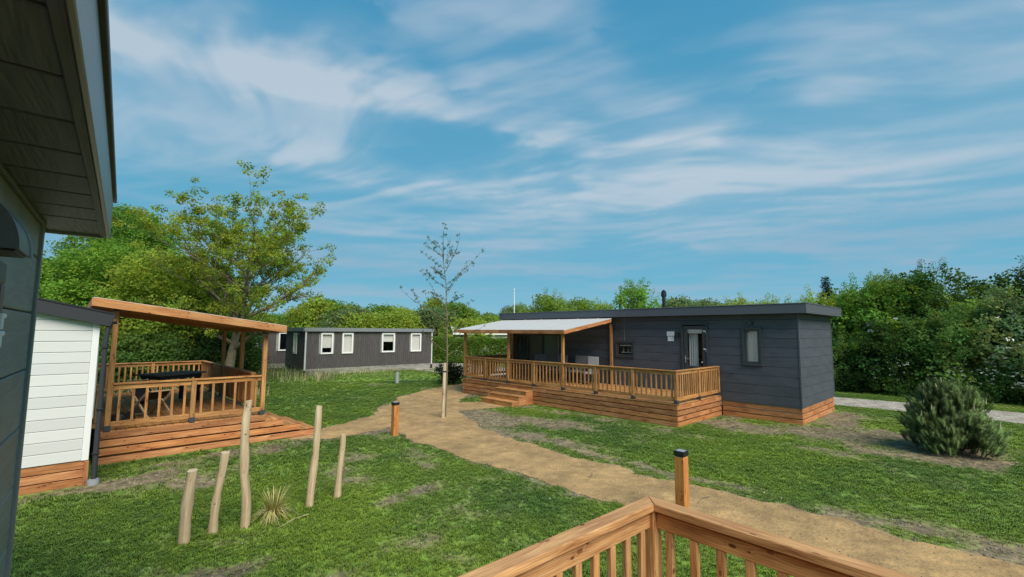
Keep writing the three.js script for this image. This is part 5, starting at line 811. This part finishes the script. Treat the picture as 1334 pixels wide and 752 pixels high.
// pine bush
{
  const x = 9.25, z = -9.95, t = thing('pine_bush', 'bushy dark green pine with pale upright candles on the lawn', 'bush', V(x, hgt(x, z), z)), r = rng(955), P = [], N = [], U = [];
  for (let i = 0; i < 40; i++) { const f = i / 40, a = i * 2.399, b = V(0, f * 0.20 - 0.02, 0), d = V(Math.cos(a), 0.55 + 0.6 * r() + f * 0.4, Math.sin(a)).normalize(), l = 0.075 + r() * 0.03, w = d.clone().cross(V(0, 1, 0)).normalize().multiplyScalar(0.0055), e = b.clone().addScaledVector(d, l); const nn = V(d.x * 0.5, 0.85, d.z * 0.5).normalize(); for (const p of facing([b.clone().sub(w), b.clone().add(w), e], nn)) { P.push(p.x, p.y, p.z); N.push(nn.x, nn.y, nn.z); U.push(0, 0); } }
  const shoot = finish(P, N, U), geos = [], list = [], candles = [];
  geos.push(tube([V(0, -0.05, 0), V(0.06, 0.5, 0.02), V(0.0, 1.35, 0)], [0.06, 0.045, 0.012], 8));
  const lob = []; for (let i = 0; i < 36; i++) { const f = i / 35, y = 0.20 + f * 1.24, a = i * 2.4 + r() * 0.6, off = (0.86 - 0.64 * f * f) * (0.4 + r() * 0.6) * (y < 0.35 ? 0.85 : 1); lob.push([Math.cos(a) * off, y, Math.sin(a) * off, 0.18 + r() * 0.14, 0.8]); geos.push(tube([V(0.03, Math.max(0.1, y - 0.28), 0), V(Math.cos(a) * off * 0.6, y - 0.12, Math.sin(a) * off * 0.6), V(Math.cos(a) * off, y, Math.sin(a) * off)], [0.02, 0.014, 0.005], 5)); }
  for (const p of lobePoints(lob, 3000, r, 0.2)) { const b = (0.55 + r() * 0.5) * (0.6 + 0.9 * vn(p.x * 4 + 9, p.y * 4 + p.z * 4)); const rr = Math.hypot(p.x, p.z), out = clamp(rr * 0.75 + (r() - 0.5) * 0.7, -0.2, 1.25); list.push([p.x * 0.96, p.y - 0.06, p.z * 0.96, Math.atan2(p.x, p.z) + (r() - 0.5) * 1.2, 0.6 + r() * 0.4, 0.125 * b, 0.205 * b, 0.050 * b, out, 1, (r() - 0.5) * 0.6]); if (p.y > 0.55 && r() < 0.05) candles.push([p.x, p.y + 0.03, p.z, r() * 6, 0.7 + r() * 0.6, 0.50, 0.40, 0.28, (r() - 0.5) * 0.3, 1]); }
  part('trunk', merge(geos), M.bark, t); t.scale.setScalar(0.9); scatter('needles', shoot, M.blade, list, t); scatter('candles', tube([V(0, 0, 0), V(0, 0.06, 0), V(0, 0.12, 0)], [0.008, 0.011, 0.003], 6), M.petal, candles, t);
}
// reeds and tall grass
{
  const r = rng(1001), a = [], add = (n, s0, s1, t0, t1, sc, dryP) => { for (let i = 0; i < n; i++) { const s = mix(s0, s1, r()), t = mix(t0, t1, r()), p = stv(s, t), n1 = vn(s * 1.5, t * 1.5); if (n1 < 0.3) { r(); continue; } const dry = r() < dryP, b = 0.8 + r() * 0.4; a.push([p.x, 0, p.z, r() * 6, sc * (0.6 + r() * 0.7) * (0.6 + n1 * 0.7), (dry ? 0.42 : 0.16) * b, (dry ? 0.38 : 0.24) * b, (dry ? 0.22 : 0.05) * b, 0, 1]); } };
  add(500, 23.6, 25.6, 9.6, 17.2, 0.32, 0.12); add(90, 23.2, 26.4, 7.4, 10.0, 0.9, 0.5); add(600, 18.9, 21.5, -0.5, 5.5, 1.15, 0.3); add(70, 25.2, 26.1, 8.8, 14, 0.7, 0.5); add(500, 27, 33, 5.5, 9, 1.0, 0.25);
  tag(scatter('tall_grass', bladeTuft(14, 0.62, 0.28, 0.010, 77, 0.5), M.blade, a), 'unmown tall grass and dry reeds in front of the brown chalets', 'grass');
}
// broad-leaved weeds in the turf
{ const r = rng(1212), a = []; for (let i = 0; i < 240; i++) { const c = [[-5.3, -6.2, 0.7], [-4.6, -6.9, 0.6], [-3.2, -5.2, 0.8], [-1.2, -6.0, 1.0], [5.2, -8.2, 1.2], [3.0, -10.2, 1.5]][Math.floor(r() * 6 * r())], x = c[0] + (r() - 0.5) * 2 * c[2], z = c[1] + (r() - 0.5) * 2 * c[2], [s, t] = toST(x, z); if (built(s, t) || pathField(x, z) > -0.1) continue; const b = 0.8 + r() * 0.4; a.push([x, hgt(x, z) + 0.02, z, r() * 6, 0.5 + r() * 0.6, 0.17 * b, 0.27 * b, 0.07 * b, 0, 0.4]); } tag(scatter('lawn_weeds', CL.tiny[0], M.leaf, a), 'pale broad-leaved weeds growing in the lawn', 'weeds'); }
// stones along the path, twigs, daisies
{
  const r = rng(1100), st = [], sg = new THREE.IcosahedronGeometry(0.02, 0).toNonIndexed();
  for (let i = 0; i < 26000; i++) { const s = -2 + r() * 18, t = 4 + r() * 9, p = stv(s, t), f = pathField(p.x, p.z), q = r(); if (Math.abs(f + 0.04) > 0.16 || built(s, t)) continue; if (q > 0.55) continue; const b = 0.5 + r() * 0.7; st.push([p.x, hgt(p.x, p.z) + 0.006, p.z, r() * 6, 0.3 + r() * r() * 0.9, 0.30 * b, 0.26 * b, 0.20 * b, r() * 3, 0.6]); }
  for (let i = 0; i < 30000; i++) { const d = 4 + r() * 14, a = (r() - 0.5) * 1.8, x = Math.sin(a) * d, z = -Math.cos(a) * d, [s, t] = toST(x, z), c = cover(x, z), q = r(); if (built(s, t) || c > 0.3 || q > 0.6 || pathField(x, z) > 0) continue; const b = 0.5 + r() * 0.8; st.push([x, hgt(x, z) + 0.004, z, r() * 6, 0.3 + r() * 0.7, 0.27 * b, 0.23 * b, 0.175 * b, r() * 3, 0.6]); }
  for (let i = 0; i < 5000; i++) { const s = -2 + r() * 17, t = 5 + r() * 5, p = stv(s, t), f = pathField(p.x, p.z), q = r(); if (f < 0.05) continue; const b = 0.5 + r() * 0.8; st.push([p.x, hgt(p.x, p.z) + 0.01, p.z, r() * 6, 0.15 + q * q * 0.55, 0.33 * b, 0.27 * b, 0.19 * b, r() * 3, 0.6]); }
  tag(scatter('path_gravel', sg, std([1, 1, 1], 0.95), st), 'loose grit and crumbs of soil along the path edge', 'gravel');
  const da = []; for (let i = 0; i < 260; i++) { const d = 4 + r() * 14, a = (r() - 0.5) * 1.7, x = Math.sin(a) * d, z = -Math.cos(a) * d, [s, t] = toST(x, z); if (built(s, t) || pathField(x, z) > -0.05 || cover(x, z) < 0.2) continue; const big = r() < 0.12; da.push([x, hgt(x, z) + 0.035, z, r() * 6, (big ? 1.0 : 0.45) * (0.7 + r() * 0.6), 0.68, 0.69, 0.60, (r() - 0.5) * 0.6, 0.5]); }
  tag(scatter('daisies', new THREE.IcosahedronGeometry(0.014, 0).toNonIndexed(), M.petal, da), 'small white daisies and pale flecks scattered in the lawn', 'flowers');
  [[3.2, 7.2, 0.4], [5.0, 6.6, 0.3], [8.6, 6.9, 0.34], [2.2, 6.4, 0.25], [6.6, 2.5, 0.5]].forEach(([s, t, l], i) => { const p = stv(s, t), a = r() * 6, o = top('twig', tube([V(0, 0.012, 0), V(l * 0.4, 0.02, 0.03), V(l, 0.012, -0.02)], [0.006, 0.005, 0.002], 5), i === 4 ? M.pole : M.bark, ['thin dark twig lying on the sand path', 'thin dark twig lying on the sand path', 'thin dark twig lying on the sand path', 'thin dark twig lying on the sand path', 'pale straight twig lying in the lawn beside the yellow grass tuft'][i], 'twig', i === 4 ? undefined : 'twigs on the sand path', V(p.x, hgt(p.x, p.z) + (i === 4 ? 0.02 : 0.008), p.z), a); });
}
scene.traverse((o) => { if (o.isMesh) { o.castShadow = true; o.receiveShadow = true; } });
renderer.render(scene, camera);
